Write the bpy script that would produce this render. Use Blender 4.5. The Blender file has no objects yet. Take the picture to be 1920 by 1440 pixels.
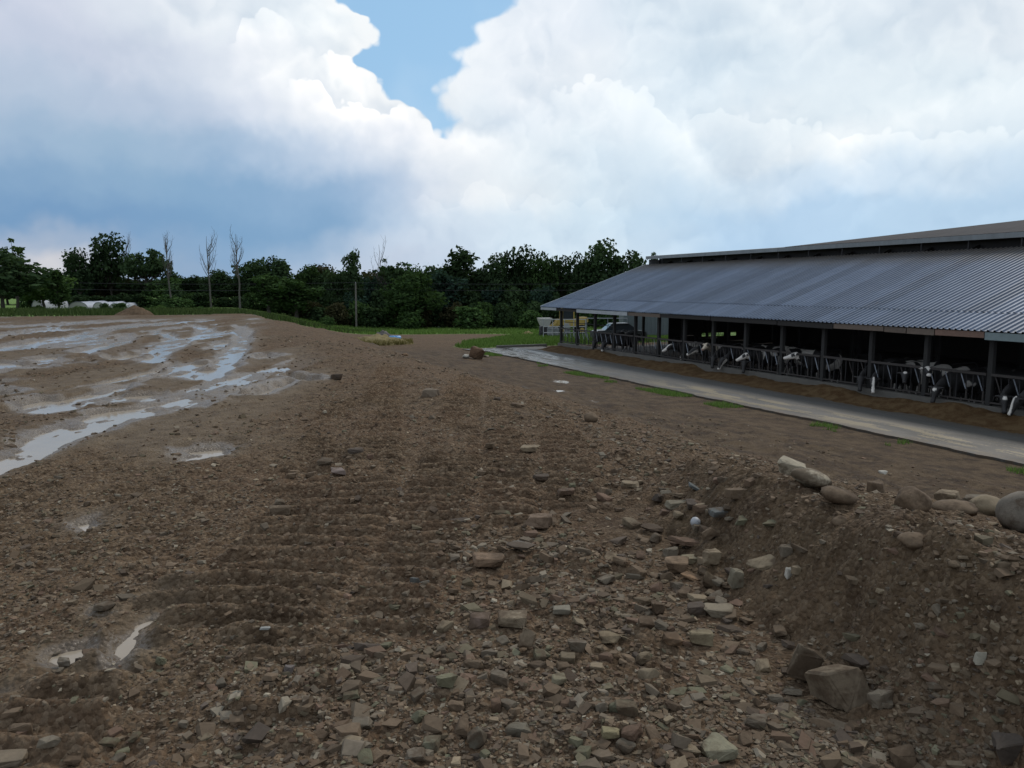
import bpy, bmesh, math, random
import numpy as np
from mathutils import Vector, Matrix, Euler

random.seed(7)
RNG = np.random.RandomState(11)
SC = bpy.context.scene
COL = SC.collection
PI = math.pi
R = math.radians

# ------------------------------------------------------------------ camera
EYE = 4.4                       # height above the feed alley concrete (z = 0)
PITCH = math.atan(182.0 / 1440.0)
cam_d = bpy.data.cameras.new("camera")
cam_d.lens = 27.0
cam_d.sensor_width = 36.0
cam_d.clip_start = 0.05
cam_d.clip_end = 5000.0
cam = bpy.data.objects.new("camera", cam_d)
COL.objects.link(cam)
cam.location = (0, 0, EYE)
cam.rotation_euler = (PI / 2 - PITCH, 0, 0)
SC.camera = cam

def ray(px, py):
    """world direction of a point of the photograph (1920 x 1440)"""
    u = (px - 960.0) / 1440.0
    v = (720.0 - py) / 1440.0
    c, s = math.cos(PITCH), math.sin(PITCH)
    return np.array([u, c + v * s, -s + v * c])

def azel(px, py):
    d = ray(px, py); d = d / np.linalg.norm(d)
    return math.atan2(d[0], d[1]), math.asin(d[2])

# ------------------------------------------------------------------ light, exposure
SUN_EL, SUN_AZ = R(44), R(38)            # high sun behind cloud, a little right of the view
SC.view_settings.view_transform = 'Standard'
SC.view_settings.look = 'None'
SC.view_settings.exposure = 0.0
SC.view_settings.gamma = 1.0
SC.view_settings.use_curve_mapping = False
sun_d = bpy.data.lights.new("sun", 'SUN')
sun_d.energy = 1.5
sun_d.angle = R(10)
sun_d.color = (1.0, 0.92, 0.82)
sun = bpy.data.objects.new("sun", sun_d)
COL.objects.link(sun)
sdir = Vector((math.sin(SUN_AZ) * math.cos(SUN_EL), math.cos(SUN_AZ) * math.cos(SUN_EL), math.sin(SUN_EL)))
sun.rotation_euler = sdir.to_track_quat('Z', 'Y').to_euler()

def lin(c):
    return tuple(((x / 255.0) / 12.92 if x <= 10 else (((x / 255.0) + 0.055) / 1.055) ** 2.4) for x in c)

# ------------------------------------------------------------------ node helpers
class NT:
    def __init__(s, tree):
        s.t = tree; s.n = tree.nodes; s.l = tree.links
    def new(s, typ, **kw):
        n = s.n.new(typ)
        for k, v in kw.items():
            setattr(n, k, v)
        return n
    def put(s, sock, v):
        if v is None: return
        if isinstance(v, bpy.types.NodeSocket): s.l.new(v, sock)
        else:
            if hasattr(sock.default_value, '__len__'):
                if not hasattr(v, '__len__'): v = (v,) * len(sock.default_value)
                v = tuple(v)
                if len(sock.default_value) == 4 and len(v) == 3: v = v + (1.0,)
            sock.default_value = v
    def math(s, op, a, b=None, c=None, clamp=False):
        n = s.new('ShaderNodeMath', operation=op, use_clamp=clamp)
        s.put(n.inputs[0], a); s.put(n.inputs[1], b); s.put(n.inputs[2], c)
        return n.outputs[0]
    def vmath(s, op, a, b=None, c=None, scale=None):
        n = s.new('ShaderNodeVectorMath', operation=op)
        s.put(n.inputs[0], a); s.put(n.inputs[1], b)
        if c is not None: s.put(n.inputs[2], c)
        if scale is not None: s.put(n.inputs['Scale'], scale)
        return n.outputs['Value'] if op in ('DISTANCE', 'LENGTH', 'DOT_PRODUCT') else n.outputs['Vector']
    def noise(s, vec, scale, detail=4, rough=0.5, dist=0.0, color=False):
        n = s.new('ShaderNodeTexNoise')
        s.put(n.inputs['Vector'], vec); s.put(n.inputs['Scale'], scale)
        s.put(n.inputs['Detail'], detail); s.put(n.inputs['Roughness'], rough); s.put(n.inputs['Distortion'], dist)
        return n.outputs['Color'] if color else n.outputs['Fac']
    def mix(s, fac, a, b, mode='MIX'):
        n = s.new('ShaderNodeMix', data_type='RGBA', blend_type=mode)
        s.put(n.inputs[0], fac); s.put(n.inputs[6], a); s.put(n.inputs[7], b)
        return n.outputs[2]
    def smooth(s, x, lo, hi, a=0.0, b=1.0):
        n = s.new('ShaderNodeMapRange', interpolation_type='SMOOTHSTEP')
        s.put(n.inputs[0], x); s.put(n.inputs[1], lo); s.put(n.inputs[2], hi)
        s.put(n.inputs[3], a); s.put(n.inputs[4], b)
        return n.outputs[0]
    def comb(s, x, y, z):
        n = s.new('ShaderNodeCombineXYZ')
        s.put(n.inputs[0], x); s.put(n.inputs[1], y); s.put(n.inputs[2], z)
        return n.outputs[0]
    def sep(s, v):
        n = s.new('ShaderNodeSeparateXYZ'); s.put(n.inputs[0], v)
        return n.outputs

# ------------------------------------------------------------------ sky
W = bpy.data.worlds.new("World")
SC.world = W
W.use_nodes = True
W.node_tree.nodes.clear()
def build_sky():
    t = NT(W.node_tree)
    out = t.new('ShaderNodeOutputWorld')
    bg = t.new('ShaderNodeBackground'); bg.inputs['Strength'].default_value = 0.1
    t.l.new(bg.outputs[0], out.inputs[0])
    tc = t.new('ShaderNodeTexCoord')
    D = t.vmath('NORMALIZE', tc.outputs['Generated'])
    x, y, z = t.sep(D)
    az = t.math('ARCTAN2', x, y)
    el = t.math('ARCSINE', z)
    P0 = t.comb(az, el, 0.0)
    # soft warp used by the large cloud masses
    w1 = t.noise(D, 5.0, 2, 0.55, color=True)
    w1 = t.vmath('SUBTRACT', w1, (0.5, 0.5, 0.5))
    w2 = t.noise(D, 16.0, 3, 0.6, color=True)
    w2 = t.vmath('SUBTRACT', w2, (0.5, 0.5, 0.5))
    P = t.vmath('MULTIPLY_ADD', w1, (0.16, 0.08, 0.0), P0)
    P = t.vmath('MULTIPLY_ADD', w2, (0.09, 0.06, 0.0), P)
    pts = [
     (0,20,200,208,228),(120,40,205,212,230),(250,30,222,232,242),(400,40,228,236,244),(520,60,225,238,248),(600,30,240,247,252),(670,70,243,249,252),
     (60,120,185,200,222),(200,150,190,202,224),(330,140,200,212,230),(450,120,215,224,238),(560,150,234,241,248),(640,160,243,248,251),(700,190,243,248,251),
     (60,220,165,192,218),(200,250,160,190,215),(330,230,172,194,220),(480,210,195,208,230),(600,240,224,232,243),(720,240,243,246,250),(800,260,244,247,249),
     (30,320,130,168,205),(150,300,148,182,212),(300,310,140,178,210),(450,300,140,178,212),(600,300,160,190,222),(720,300,196,210,233),(810,310,228,235,244),(900,300,238,243,248),
     (-60,420,118,160,201),(60,400,118,160,201),(200,400,125,165,204),(400,380,126,168,206),(550,370,128,170,208),(680,360,146,182,217),(780,360,200,215,236),(900,350,240,243,246),
     (150,445,125,165,205),(60,482,208,207,212),(-40,485,205,205,212),(150,500,205,207,214),(270,490,135,168,202),(400,470,135,172,208),(550,465,152,183,214),(630,495,188,202,222),(760,460,195,212,232),(900,430,210,225,240),
     (930,100,240,246,253),(1050,60,224,234,246),(1000,200,234,242,251),(1100,160,240,245,250),(950,255,218,235,248),(1150,220,226,238,248),(1250,80,222,236,247),(1400,60,213,228,240),(1550,60,225,236,246),(1700,80,222,234,244),(1880,60,237,243,249),
     (1250,180,204,225,242),(1350,150,215,232,245),(1500,170,210,228,241),(1650,170,216,232,243),(1850,180,225,238,247),
     (1350,225,242,248,252),(1450,250,246,251,254),(1600,272,247,252,254),(1750,262,233,243,250),(1880,270,221,237,248),
     (1240,290,204,226,243),(1400,312,212,230,244),(1000,350,231,240,246),(1100,330,221,235,245),(1600,350,190,217,242),(1800,350,188,215,240),(1300,400,184,214,240),(1500,430,177,209,238),(1150,400,206,227,242),(1050,440,206,226,242),(1800,420,181,212,238),
     (300,-130,214,222,236),(650,-220,226,234,244),(1000,-200,222,232,243),(1400,-180,224,233,243),(1800,-150,228,236,244),(-200,150,188,202,222),(-250,350,140,175,208),(2100,150,222,234,245),(2150,350,192,217,240)]
    # the large masses: rows of colour along the azimuth, blended by elevation
    A = np.array([azel(p[0], p[1]) for p in pts]); CL = np.array([lin(p[2:]) for p in pts])
    sg = R(2.6)
    Pxyz = t.sep(P)
    azn = t.math('DIVIDE', t.math('ADD', Pxyz[0], R(48)), R(96), clamp=True)
    rows = [R(e) for e in (1.2, 2.8, 4.8, 7.0, 9.5, 12.0, 14.5, 17.5, 21.0, 26.0)]
    cloud = None
    for i, e in enumerate(rows):
        rp = t.new('ShaderNodeValToRGB'); cr = rp.color_ramp; cr.interpolation = 'B_SPLINE'
        N = 30
        while len(cr.elements) < N: cr.elements.new(0.5)
        for k_ in range(N):
            f = k_ / (N - 1.0)
            sy = R(0.8) if e < R(6) else R(1.5)
            w = np.exp(-((A[:, 0] - (f * R(96) - R(48))) ** 2 / (2 * sg * sg) + (A[:, 1] - e) ** 2 / (2 * sy * sy))) + 1e-9
            far = 1e-8
            c = (w[:, None] * CL).sum(0) + np.array(lin((208, 220, 236))) * far
            c = c / (w.sum() + far)
            cr.elements[k_].position = f
            cr.elements[k_].color = (c[0], c[1], c[2], 1)
        t.put(rp.inputs[0], azn)
        if cloud is None: cloud = rp.outputs[0]
        else: cloud = t.mix(t.smooth(Pxyz[1], rows[i - 1], e), cloud, rp.outputs[0])
    side = t.smooth(t.math('ABSOLUTE', az), R(44), R(60))
    cloud = t.mix(side, cloud, tuple(lin((206, 218, 234))))
    cloud = t.mix(0.10, cloud, t.vmath('SCALE', (0.97, 1.0, 1.01), scale=t.vmath('DOT_PRODUCT', cloud, (0.3, 0.5, 0.2))))
    cloud = t.vmath('SCALE', cloud, scale=10.0)
    # billowing relief: bright tops, blue grey hollows, only strong where the cloud is bright
    Pw = t.vmath('MULTIPLY_ADD', w2, (0.05, 0.05, 0.05), D)
    def billow(vec):
        n = t.new('ShaderNodeTexNoise', noise_type='RIDGED_MULTIFRACTAL')
        t.put(n.inputs['Vector'], vec); t.put(n.inputs['Scale'], 7.5)
        t.put(n.inputs['Detail'], 4.0); t.put(n.inputs['Roughness'], 0.52)
        t.put(n.inputs['Offset'], 0.9); t.put(n.inputs['Gain'], 1.6)
        return n.outputs['Fac']
    n1 = billow(Pw)
    n1b = billow(t.vmath('ADD', Pw, (0.004, 0.0, 0.014)))
    rel = t.math('SUBTRACT', n1b, n1)
    n2 = t.noise(Pw, 6.0, 5, 0.55)
    lum = t.vmath('DOT_PRODUCT', cloud, (0.03, 0.04, 0.03))
    strong = t.smooth(lum, 0.42, 0.95, 0.10, 1.0)
    k = t.math('MULTIPLY_ADD', rel, 0.19, 1.0)
    k = t.math('MULTIPLY_ADD', t.math('SUBTRACT', n2, 0.5), 0.55, k)
    k = t.math('MULTIPLY_ADD', t.math('SUBTRACT', k, 1.0), strong, t.smooth(lum, 0.32, 0.7, 0.93, 1.02))
    # crisp tops of the nearer cumulus banks
    def curve(pix, vertical):
        fc = t.new('ShaderNodeFloatCurve'); cm = fc.mapping; cv = cm.curves[0]
        q = [azel(*p) for p in pix]
        if vertical: e0, e1 = R(4.0), R(34.0); L = sorted(((e - e0) / (e1 - e0), a + 0.5) for a, e in q); v = el
        else: e0, e1 = R(-40), R(40); L = sorted(((a - e0) / (e1 - e0), e + 0.2) for a, e in q); v = az
        while len(cv.points) < len(L): cv.points.new(0.5, 0.5)
        for p_, (a, b) in zip(cv.points, L): p_.location = (a, b)
        for p_ in cv.points: p_.handle_type = 'AUTO'
        cm.update()
        t.put(fc.inputs['Value'], t.math('DIVIDE', t.math('SUBTRACT', v, e0), e1 - e0, clamp=True))
        return t.math('SUBTRACT', fc.outputs[0], 0.5 if vertical else 0.2), L[0][0] * (e1 - e0) + e0, L[-1][0] * (e1 - e0) + e0
    def vor(scale, detail):
        n = t.new('ShaderNodeTexVoronoi', feature='F1')
        t.put(n.inputs['Vector'], t.vmath('MULTIPLY_ADD', w2, (0.02, 0.02, 0.02), D)); t.put(n.inputs['Scale'], scale)
        t.put(n.inputs['Detail'], detail); t.put(n.inputs['Roughness'], 0.5)
        return n.outputs['Distance']
    bump = t.math('MULTIPLY', t.math('SUBTRACT', 0.5, vor(40.0, 1.0)), 0.02)
    for pix, amp, deep in (
        ([(1270,245),(1290,215),(1315,200),(1355,192),(1385,204),(1430,215),(1500,222),(1560,240),(1640,236),(1700,226),(1760,240),(1850,232),(1960,245)], 0.06, 0.030),
        ([(1020,172),(1080,150),(1140,140),(1180,155),(1205,150),(1225,185),(1255,215),(1290,260)], 0.07, 0.035),
        ([(590,108),(602,96),(640,94),(662,108),(690,124),(720,152)], 0.16, 0.030),
        ([(420,90),(445,60),(460,25),(500,5),(530,22),(560,60)], 0.10, 0.03),
        ([(530,145),(570,135),(600,152),(640,190),(680,184),(720,200),(760,190),(800,212),(840,262)], 0.15, 0.035),
        ([(760,365),(800,352),(850,372),(880,345),(930,335),(960,372),(1010,360),(1060,375),(1110,372),(1180,412)], 0.03, 0.02)):
        cv_, a0, a1 = curve(pix, False)
        d = t.math('ADD', t.math('SUBTRACT', cv_, el), bump)
        win = t.math('MULTIPLY', t.smooth(az, a0, a0 + 0.02), t.smooth(az, a1 - 0.03, a1, 1.0, 0.0))
        lit = t.math('MULTIPLY', t.smooth(d, -0.001, 0.003), t.smooth(d, 0.0, deep * 2.2, 1.0, 0.0))
        dk = t.math('MULTIPLY', t.smooth(d, -0.035, -0.001), t.smooth(d, -0.001, 0.002, 1.0, 0.0))
        f = t.math('MULTIPLY_ADD', lit, amp, t.math('MULTIPLY', dk, -amp * 0.55))
        k = t.math('MULTIPLY_ADD', f, win, k)
    tint = t.comb(t.math('POWER', k, 1.3), k, t.math('POWER', k, 0.7))
    cloud = t.vmath('MULTIPLY', cloud, tint)
    # the clear blue wedge: left and right shores as functions of elevation, with cauliflower edges
    Ls = curve([(610,-160),(625,-60),(640,0),(662,22),(694,34),(707,60),(704,88),(680,102),(655,112),(690,128),(722,150),(735,178),(765,196),(800,212),(822,240),(836,256),(900,300),(960,420)], True)[0]
    Rs = curve([(1060,-160),(1010,-60),(975,0),(950,22),(895,48),(905,75),(858,100),(866,130),(835,152),(826,180),(838,205),(846,222),(838,246),(836,256),(800,300),(700,420)], True)[0]
    dl = t.math('SUBTRACT', t.math('SUBTRACT', az, Ls), bump)
    dr = t.math('SUBTRACT', t.math('SUBTRACT', Rs, az), bump)
    ml = t.smooth(dl, -0.0015, 0.0065)
    mr = t.smooth(dr, -0.004, 0.016)
    front = t.smooth(y, 0.0, 0.1)
    wedge = t.math('MULTIPLY', t.math('MULTIPLY', ml, mr), front)
    # bright rims just inside the cloud edges
    rim = t.math('MULTIPLY', t.smooth(dl, -0.035, 0.0), t.math('SUBTRACT', 1.0, ml))
    rim = t.math('MULTIPLY', rim, t.smooth(el, R(8.5), R(11.5), 0.0, 0.55))
    cloud = t.mix(rim, cloud, tuple(np.array(lin((250, 252, 253))) * 10))
    # clear sky
    ns = t.new('ShaderNodeTexSky', sky_type='NISHITA')
    ns.sun_disc = False
    ns.sun_elevation = SUN_EL
    ns.sun_rotation = SUN_AZ
    ns.altitude = 200; ns.air_density = 1.0; ns.dust_density = 1.2; ns.ozone_density = 1.0
    # a few other blue gaps elsewhere overhead and behind, as the sky in view implies
    gaps = t.math('MULTIPLY', t.smooth(t.noise(D, 2.6, 3, 0.55), 0.60, 0.70), t.smooth(el, R(24), R(34)))
    clear = t.math('MAXIMUM', wedge, gaps)
    veil = t.mix(0.7, ns.outputs[0], tuple(np.array(lin((158, 206, 243))) * 10))
    thin = t.smooth(t.noise(D, 9.0, 2, 0.6), 0.45, 0.85, 0.0, 0.35)
    veil = t.mix(thin, veil, tuple(np.array(lin((196, 222, 244))) * 10))
    col = t.mix(clear, cloud, veil)
    # below the horizon the dome goes on as distant haze
    t.l.new(col, bg.inputs['Color'])
build_sky()

# ------------------------------------------------------------------ numpy noise
_H = np.random.RandomState(3).rand(4, 256, 256).astype(np.float32)
def vnoise(x, y, k=0):
    xi = np.floor(x).astype(np.int64); yi = np.floor(y).astype(np.int64)
    fx = (x - xi).astype(np.float32); fy = (y - yi).astype(np.float32)
    fx = fx * fx * fx * (fx * (fx * 6 - 15) + 10); fy = fy * fy * fy * (fy * (fy * 6 - 15) + 10)
    h = _H[k % 4]; a = xi & 255; b = yi & 255; a1 = (xi + 1) & 255; b1 = (yi + 1) & 255
    return (h[a, b] * (1 - fx) + h[a1, b] * fx) * (1 - fy) + (h[a, b1] * (1 - fx) + h[a1, b1] * fx) * fy
def fbm(x, y, oct=4, k=0, gain=0.5):
    s = 0; a = 1.0; tot = 0
    c, n = math.cos(0.6), math.sin(0.6)
    for i in range(oct):
        s = s + a * vnoise(x + 17.3 * i, y + 5.1 * i, k + i); tot += a; a *= gain
        x, y = (x * c - y * n) * 2.03, (x * n + y * c) * 2.03
    return s / tot
def sst(x, a, b):
    t = np.clip((x - a) / (b - a), 0, 1)
    return t * t * (3 - 2 * t)

# barn frame: s runs along the barn away from the camera, q across it
BA = R(23.2)
DS = np.array([-math.sin(BA), math.cos(BA)]); DQ = np.array([math.cos(BA), math.sin(BA)])
def sq(x, y): return x * DS[0] + y * DS[1], x * DQ[0] + y * DQ[1]
def xy(s, q): return s * DS[0] + q * DQ[0], s * DS[1] + q * DQ[1]
WALL_Q, EDGE_Q, S_END = 24.8, 19.2, 51.4
PAD = 2.8

def base_h(x, y):
    x = np.asarray(x, dtype=np.float64); y = np.asarray(y, dtype=np.float64)
    s, q = sq(x, y)
    r = np.hypot(x, y)
    # far country: meadow falling to the wood, higher on the left
    right = -2.3 * sst(y, 58, 128)
    left = 2.3 - 1.3 * sst(y, 50, 120)
    az = np.arctan2(x, np.maximum(y, 1e-3))
    az = np.where(y < 1, np.sign(x) * 1.5, az)
    wl = 1 - sst(az, R(-20.5), R(-10.5))
    far = left * wl + right * (1 - wl)
    far = far + 0.16 * (fbm(x * 0.09 + 40, y * 0.09, 3) - 0.5)
    # pad profile across
    qe = q + 0.7 * (fbm(s * 0.16, q * 0.05 + 9, 2) - 0.5)
    prof = np.interp(qe, [-1e3, 3.6, 4.8, 6.5, 8.6, 12.0, 15.0, 17.5, 1e3], [PAD, PAD, PAD - 0.12, 2.25, 1.5, 0.62, 0.2, -0.03, -0.03])
    # far end of the pad
    send = np.interp(q, [-60, -20, -5, 3, 6, 20], [50, 52, 47, 42, 38, 44])
    dr = np.interp(q, [-60, -20, 0, 5, 20], [10, 10, 8, 9, 14])
    w = sst(s, send, send + dr)
    h = prof * (1 - w) + np.minimum(far, prof + 10) * w
    # alley and barn floor stay level
    flat = sst(q, 17.2, 18.6) * (1 - sst(s, S_END - 0.3, S_END + 6))
    h = h * (1 - flat) + (-0.06) * flat
    # berm of pushed-up soil to the right of the camera
    bq = np.interp(s, [-6, 0.2, 2.0, 3.9, 5.2, 6.2], [2.2, 2.35, 2.75, 3.3, 3.85, 4.3])
    bh = np.interp(s, [-6, 0.2, 2.2, 4.4, 5.4, 6.6], [0.64, 0.62, 0.56, 0.30, 0.02, 0.0])
    dq = q - bq
    bump = np.exp(-(np.where(dq < 0, dq / 0.27, dq / 0.85)) ** 2)
    h = h + bh * bump - 0.13 * (bh / 0.62) * np.exp(-((dq + 0.72) / 0.25) ** 2)
    return h

def hit(px, py, off=0.0):
    """the point of the ground seen at a point of the photograph"""
    d = ray(px, py); t = np.concatenate([np.linspace(1.0, 60, 3000), np.linspace(60, 400, 2000)])
    P = d[None, :] * t[:, None]; P[:, 2] += EYE
    g = base_h(P[:, 0], P[:, 1]) + off
    k = np.argmax(P[:, 2] < g)
    if P[k, 2] >= g[k]: k = len(t) - 1
    if k > 0:
        a = P[k - 1, 2] - g[k - 1]; b = P[k, 2] - g[k]
        f = a / (a - b + 1e-9)
        return P[k - 1] * (1 - f) + P[k] * f
    return P[k]
def on_plane(px, py, z):
    d = ray(px, py); t = (z - EYE) / d[2]
    return np.array([d[0] * t, d[1] * t, z])

# puddle outlines as points of the photograph, each turned into ground coordinates
PUD = [
 [(157,762),(207,747),(300,742),(307,750),(260,757),(200,764)],
 [(40,763),(83,753),(133,760),(137,767),(83,777),(60,773)],
 [(310,760),(343,742),(373,753),(377,768),(300,780),(233,793),(187,813),(133,830),(83,857),(33,880),(-30,905),(-60,885),(0,868),(50,837),(67,820),(150,790),(213,773),(267,767)],
 [(343,868),(353,850),(417,843),(413,857),(397,863),(360,868)],
 [(370,697),(413,693),(408,716),(373,717)],
 [(403,693),(423,660),(450,647),(455,657),(443,677),(433,693),(417,700),(407,717)],
 [(327,683),(377,685),(367,697),(353,713),(287,713),(293,703),(333,697)],
 [(263,683),(277,673),(303,670),(307,677),(290,687)],
 [(287,623),(320,630),(347,643),(343,653),(317,663),(300,670),(310,657),(320,643),(313,632)],
 [(390,658),(413,645),(425,643),(417,653),(400,660)],
 [(260,663),(293,655),(320,650),(300,660),(280,667)],
 [(207,673),(250,667),(253,672),(220,680)],
 [(108,651),(150,641),(187,632),(190,637),(160,647),(125,655)],
 [(233,629),(246,635),(233,647),(200,655),(160,665),(150,661),(195,650),(226,642)],
 [(-40,656),(60,643),(130,631),(200,617),(260,612),(262,617),(205,624),(140,640),(70,652),(-40,668)],
 [(-40,632),(60,622),(120,616),(122,620),(60,629),(-40,641)],
 [(357,609),(390,617),(402,624),(385,633),(372,631),(386,623),(370,616)],
 [(452,612),(467,625),(457,648),(445,648),(452,636),(457,626),(445,616)],
 [(128,683),(167,683),(170,685),(133,687)],
 [(70,675),(103,671),(107,677),(80,682)],
 [(-20,682),(20,682),(30,688),(0,697),(-20,699)],
 [(40,692),(87,690),(80,696),(53,697)],
 [(212,735),(220,731),(230,734),(220,739)],
 [(480,672),(500,669),(519,673),(493,677)],
 [(-40,718),(17,720),(0,725),(-40,727)],
 [(-40,737),(13,742),(0,748),(-40,752)],
 [(540,711),(565,712),(592,718),(585,722),(560,717)],
 [(445,749),(480,744),(520,729),(540,722),(533,729),(505,741),(480,750)],
 [(312,1162),(288,1159),(243,1173),(236,1190),(212,1214),(222,1249),(243,1232),(264,1207),(274,1183)],
 [(163,1209),(97,1232),(85,1249),(101,1259),(146,1252),(150,1246),(170,1218)],
 [(305,1117),(285,1122),(272,1130),(284,1130),(300,1124)],
 [(140,987),(165,983),(172,992),(158,999)],
 [(-30,1300),(18,1299),(22,1307),(-30,1313)],
 [(170,1159),(190,1156),(202,1160),(186,1165)],
]
PUDW = [np.array([on_plane(px, py, PAD - 0.012)[:2] for px, py in p]) for p in PUD]
# puddles off the pad: (centre, half width, half height in the photograph)
OFF = [(1053,716,11,1.6),(1050,734,9,1.6),(1115,756,6,1.5)]
OFFW = []
for cx, cy, hw, hh in OFF:
    P = hit(cx, cy); OFFW.append((P, hw * P[1] / 1440.0, max(hh * P[1] ** 2 / (1440 * 2.6), 0.12)))

def poly_sd(x, y, P):
    """signed distance, negative inside"""
    d = np.full(x.shape, 1e9); ins = np.zeros(x.shape, bool)
    n = len(P)
    for i in range(n):
        a = P[i]; b = P[(i + 1) % n]; e = b - a
        wx = x - a[0]; wy = y - a[1]
        t = np.clip((wx * e[0] + wy * e[1]) / (e @ e + 1e-12), 0, 1)
        d = np.minimum(d, (wx - e[0] * t) ** 2 + (wy - e[1] * t) ** 2)
        c = ((a[1] > y) != (b[1] > y)) & (x < (b[0] - a[0]) * (y - a[1]) / (b[1] - a[1] + 1e-12) + a[0])
        ins ^= c
    d = np.sqrt(d)
    return np.where(ins, -d, d)
def pud_sd(x, y):
    D = np.full(x.shape, 9.0)
    for P in PUDW:
        lo = P.min(0) - 1.6; hi = P.max(0) + 1.6
        m = (x > lo[0]) & (x < hi[0]) & (y > lo[1]) & (y < hi[1])
        if m.any(): D[m] = np.minimum(D[m], poly_sd(x[m], y[m], P))
    return D

# bulldozer cleat lanes: world polylines through points of the photograph
LANES = []
for pts, wd in (([(20,1440),(150,1340),(300,1200),(400,1090)],0.26),([(440,1440),(540,1200),(620,1060),(680,930),(703,830),(715,740),(740,680)],0.27),
                ([(700,1200),(790,1010),(835,900),(855,820),(868,740),(885,690)],0.25),([(1090,960),(1062,850),(1040,790),(1012,735)],0.24),
                ([(250,1440),(370,1260),(470,1090),(540,960),(600,850),(650,760)],0.24),([(960,1010),(950,880),(945,790),(940,730)],0.20)):
    LANES.append((np.array([on_plane(px, py, PAD)[:2] for px, py in pts]), wd))

def fields(x, y):
    """ground height plus the mud, stone and wetness masks, all from world coordinates"""
    s, q = sq(x, y)
    r = np.hypot(x, y)
    h = base_h(x, y)
    on_pad = (1 - sst(q, 3.4, 5.0)) * (1 - sst(s, 46, 54))
    sd = pud_sd(x, y)
    edge_n = fbm(x * 2.6, y * 2.6, 4, 1) - 0.5
    wx = x + 0.8 * (fbm(x * 0.3, y * 0.12, 2, 2) - 0.5)
    rutn = fbm(wx * 1.5, y * 0.16 + 3, 3, 1) - 0.5             # long ruts left by wheels
    mudzone = (1 - sst(x - np.interp(y, [0, 6, 14, 32, 50], [-2.5, -2.5, -3.4, -10, -16]) + 1.2 * (fbm(x * .5, y * .3, 3) - .5), -0.8, 0.5)) * on_pad * sst(y + .8 * edge_n, 3.5, 4.5)
    pud = 1 - sst(sd - 0.005 * r + 0.26 * edge_n * np.clip(r / 12, 0.35, 1.3), -0.08, 0.08)
    near_p = 1 - sst(sd + 0.35 * edge_n, 0.0, np.clip(0.04 + 0.045 * r, 0.12, 0.6))
    smooth_mud = mudzone * sst(fbm(wx * 0.7 + 5, y * 0.22, 3, 3), 0.42, 0.60)
    smooth_mud = np.maximum(smooth_mud, near_p * 0.75)
    clod = fbm(x * 7, y * 7, 4, 0) - 0.5
    clod2 = fbm(x * 26, y * 26, 3, 2) - 0.5
    fade = 1 / (1 + (r / 30) ** 2)
    rough = (1 - 0.80 * smooth_mud)
    h = h + on_pad * (0.03 + 0.11 * np.clip(rutn + 0.03, -0.12, 0.5) * mudzone + 0.05 * (1 - mudzone) * (fbm(x * 0.8, y * 0.4, 3, 1) - 0.4))
    hb = h.copy()
    h = h + rough * (0.075 * clod + 0.034 * clod2 * fade) * (1 - sst(q, 16.2, 17.6)) * (1 - sst(s, 60, 90) * 0.5)
    # banks pressed up beside the water
    h = h + 0.045 * np.exp(-((sd - 0.28 - 0.2 * edge_n) / 0.16) ** 2) * sst(r, 5, 9)
    # berm surface lumps
    bm = (1 - sst(np.abs(q - 3.4), 1.2, 2.6)) * (1 - sst(s, 6, 8))
    h = h + bm * (0.14 * (fbm(x * 3, y * 3, 3, 3) - 0.5) + 0.05 * (fbm(x * 11, y * 11, 3, 1) - 0.5))
    slope = sst(q, 4.5, 6) * (1 - sst(q, 15, 17)) * (1 - sst(s, 48, 56))
    h = h + slope * (0.22 * (fbm(s * 0.5, q * 1.1, 3, 2) - 0.5) + 0.16 * (fbm(s * 0.10, q * 1.5 + 4, 3, 1) - 0.5) + 0.07 * (fbm(x * 3.3, y * 3.3, 3, 0) - 0.5))
    lane = np.zeros(x.shape)
    for P, wd in LANES:
        lo = P.min(0) - 1; hi = P.max(0) + 1
        m = (x > lo[0]) & (x < hi[0]) & (y > lo[1]) & (y < hi[1])
        if not m.any(): continue
        X = x[m]; Y = y[m]; best = np.full(X.shape, 9.0); al = np.zeros(X.shape); acc = 0
        for i in range(len(P) - 1):
            a = P[i]; e = P[i + 1] - a; L = math.hypot(*e)
            t = np.clip(((X - a[0]) * e[0] + (Y - a[1]) * e[1]) / (L * L), 0, 1)
            d = np.hypot(X - a[0] - e[0] * t, Y - a[1] - e[1] * t)
            k = d < best; best[k] = d[k]; al[k] = acc + t[k] * L; acc += L
        n = fbm(X * 1.6, Y * 0.9, 3, 1)
        w = (1 - sst(best, wd * 0.8, wd * 1.25)) * sst(n, 0.29, 0.41)
        w = w * (1 - pud[m])
        ph = al / 0.215 * 2 * PI + 0.8 * (fbm(X * 2, Y * 2, 2) - .5)
        prof = (0.5 + 0.5 * np.sin(ph)) ** 1.6
        h[m] = h[m] - 0.55 * w * (h[m] - hb[m]) + w * (0.074 * prof - 0.025)
        lane[m] = np.maximum(lane[m], w)
    # water lies where the ground dips below PAD - 0.012
    target = PAD - 0.030 + 0.16 * np.clip(fbm(x * 3.2, y * np.where(r > 9, 1.8, 3.2), 5, 2, 0.6) - 0.47, 0, 1) + 0.03 * clod
    h = h * (1 - pud) + target * pud
    dry = on_pad * (1 - pud)
    streak = mudzone * sst(r, 9, 13) * sst(fbm(wx * 1.1 + 7, y * 0.13, 3, 2), 0.50, 0.55) * (1 - sst(s, 40, 44))
    tg2 = PAD - 0.020 + 0.16 * np.clip(fbm(x * 3.1 + 5, y * 1.0, 5, 1, 0.6) - 0.41, 0, 1)
    h = h * (1 - streak) + tg2 * streak; near_p = np.maximum(near_p, streak * .8); dry = dry * (1 - streak)
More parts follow.
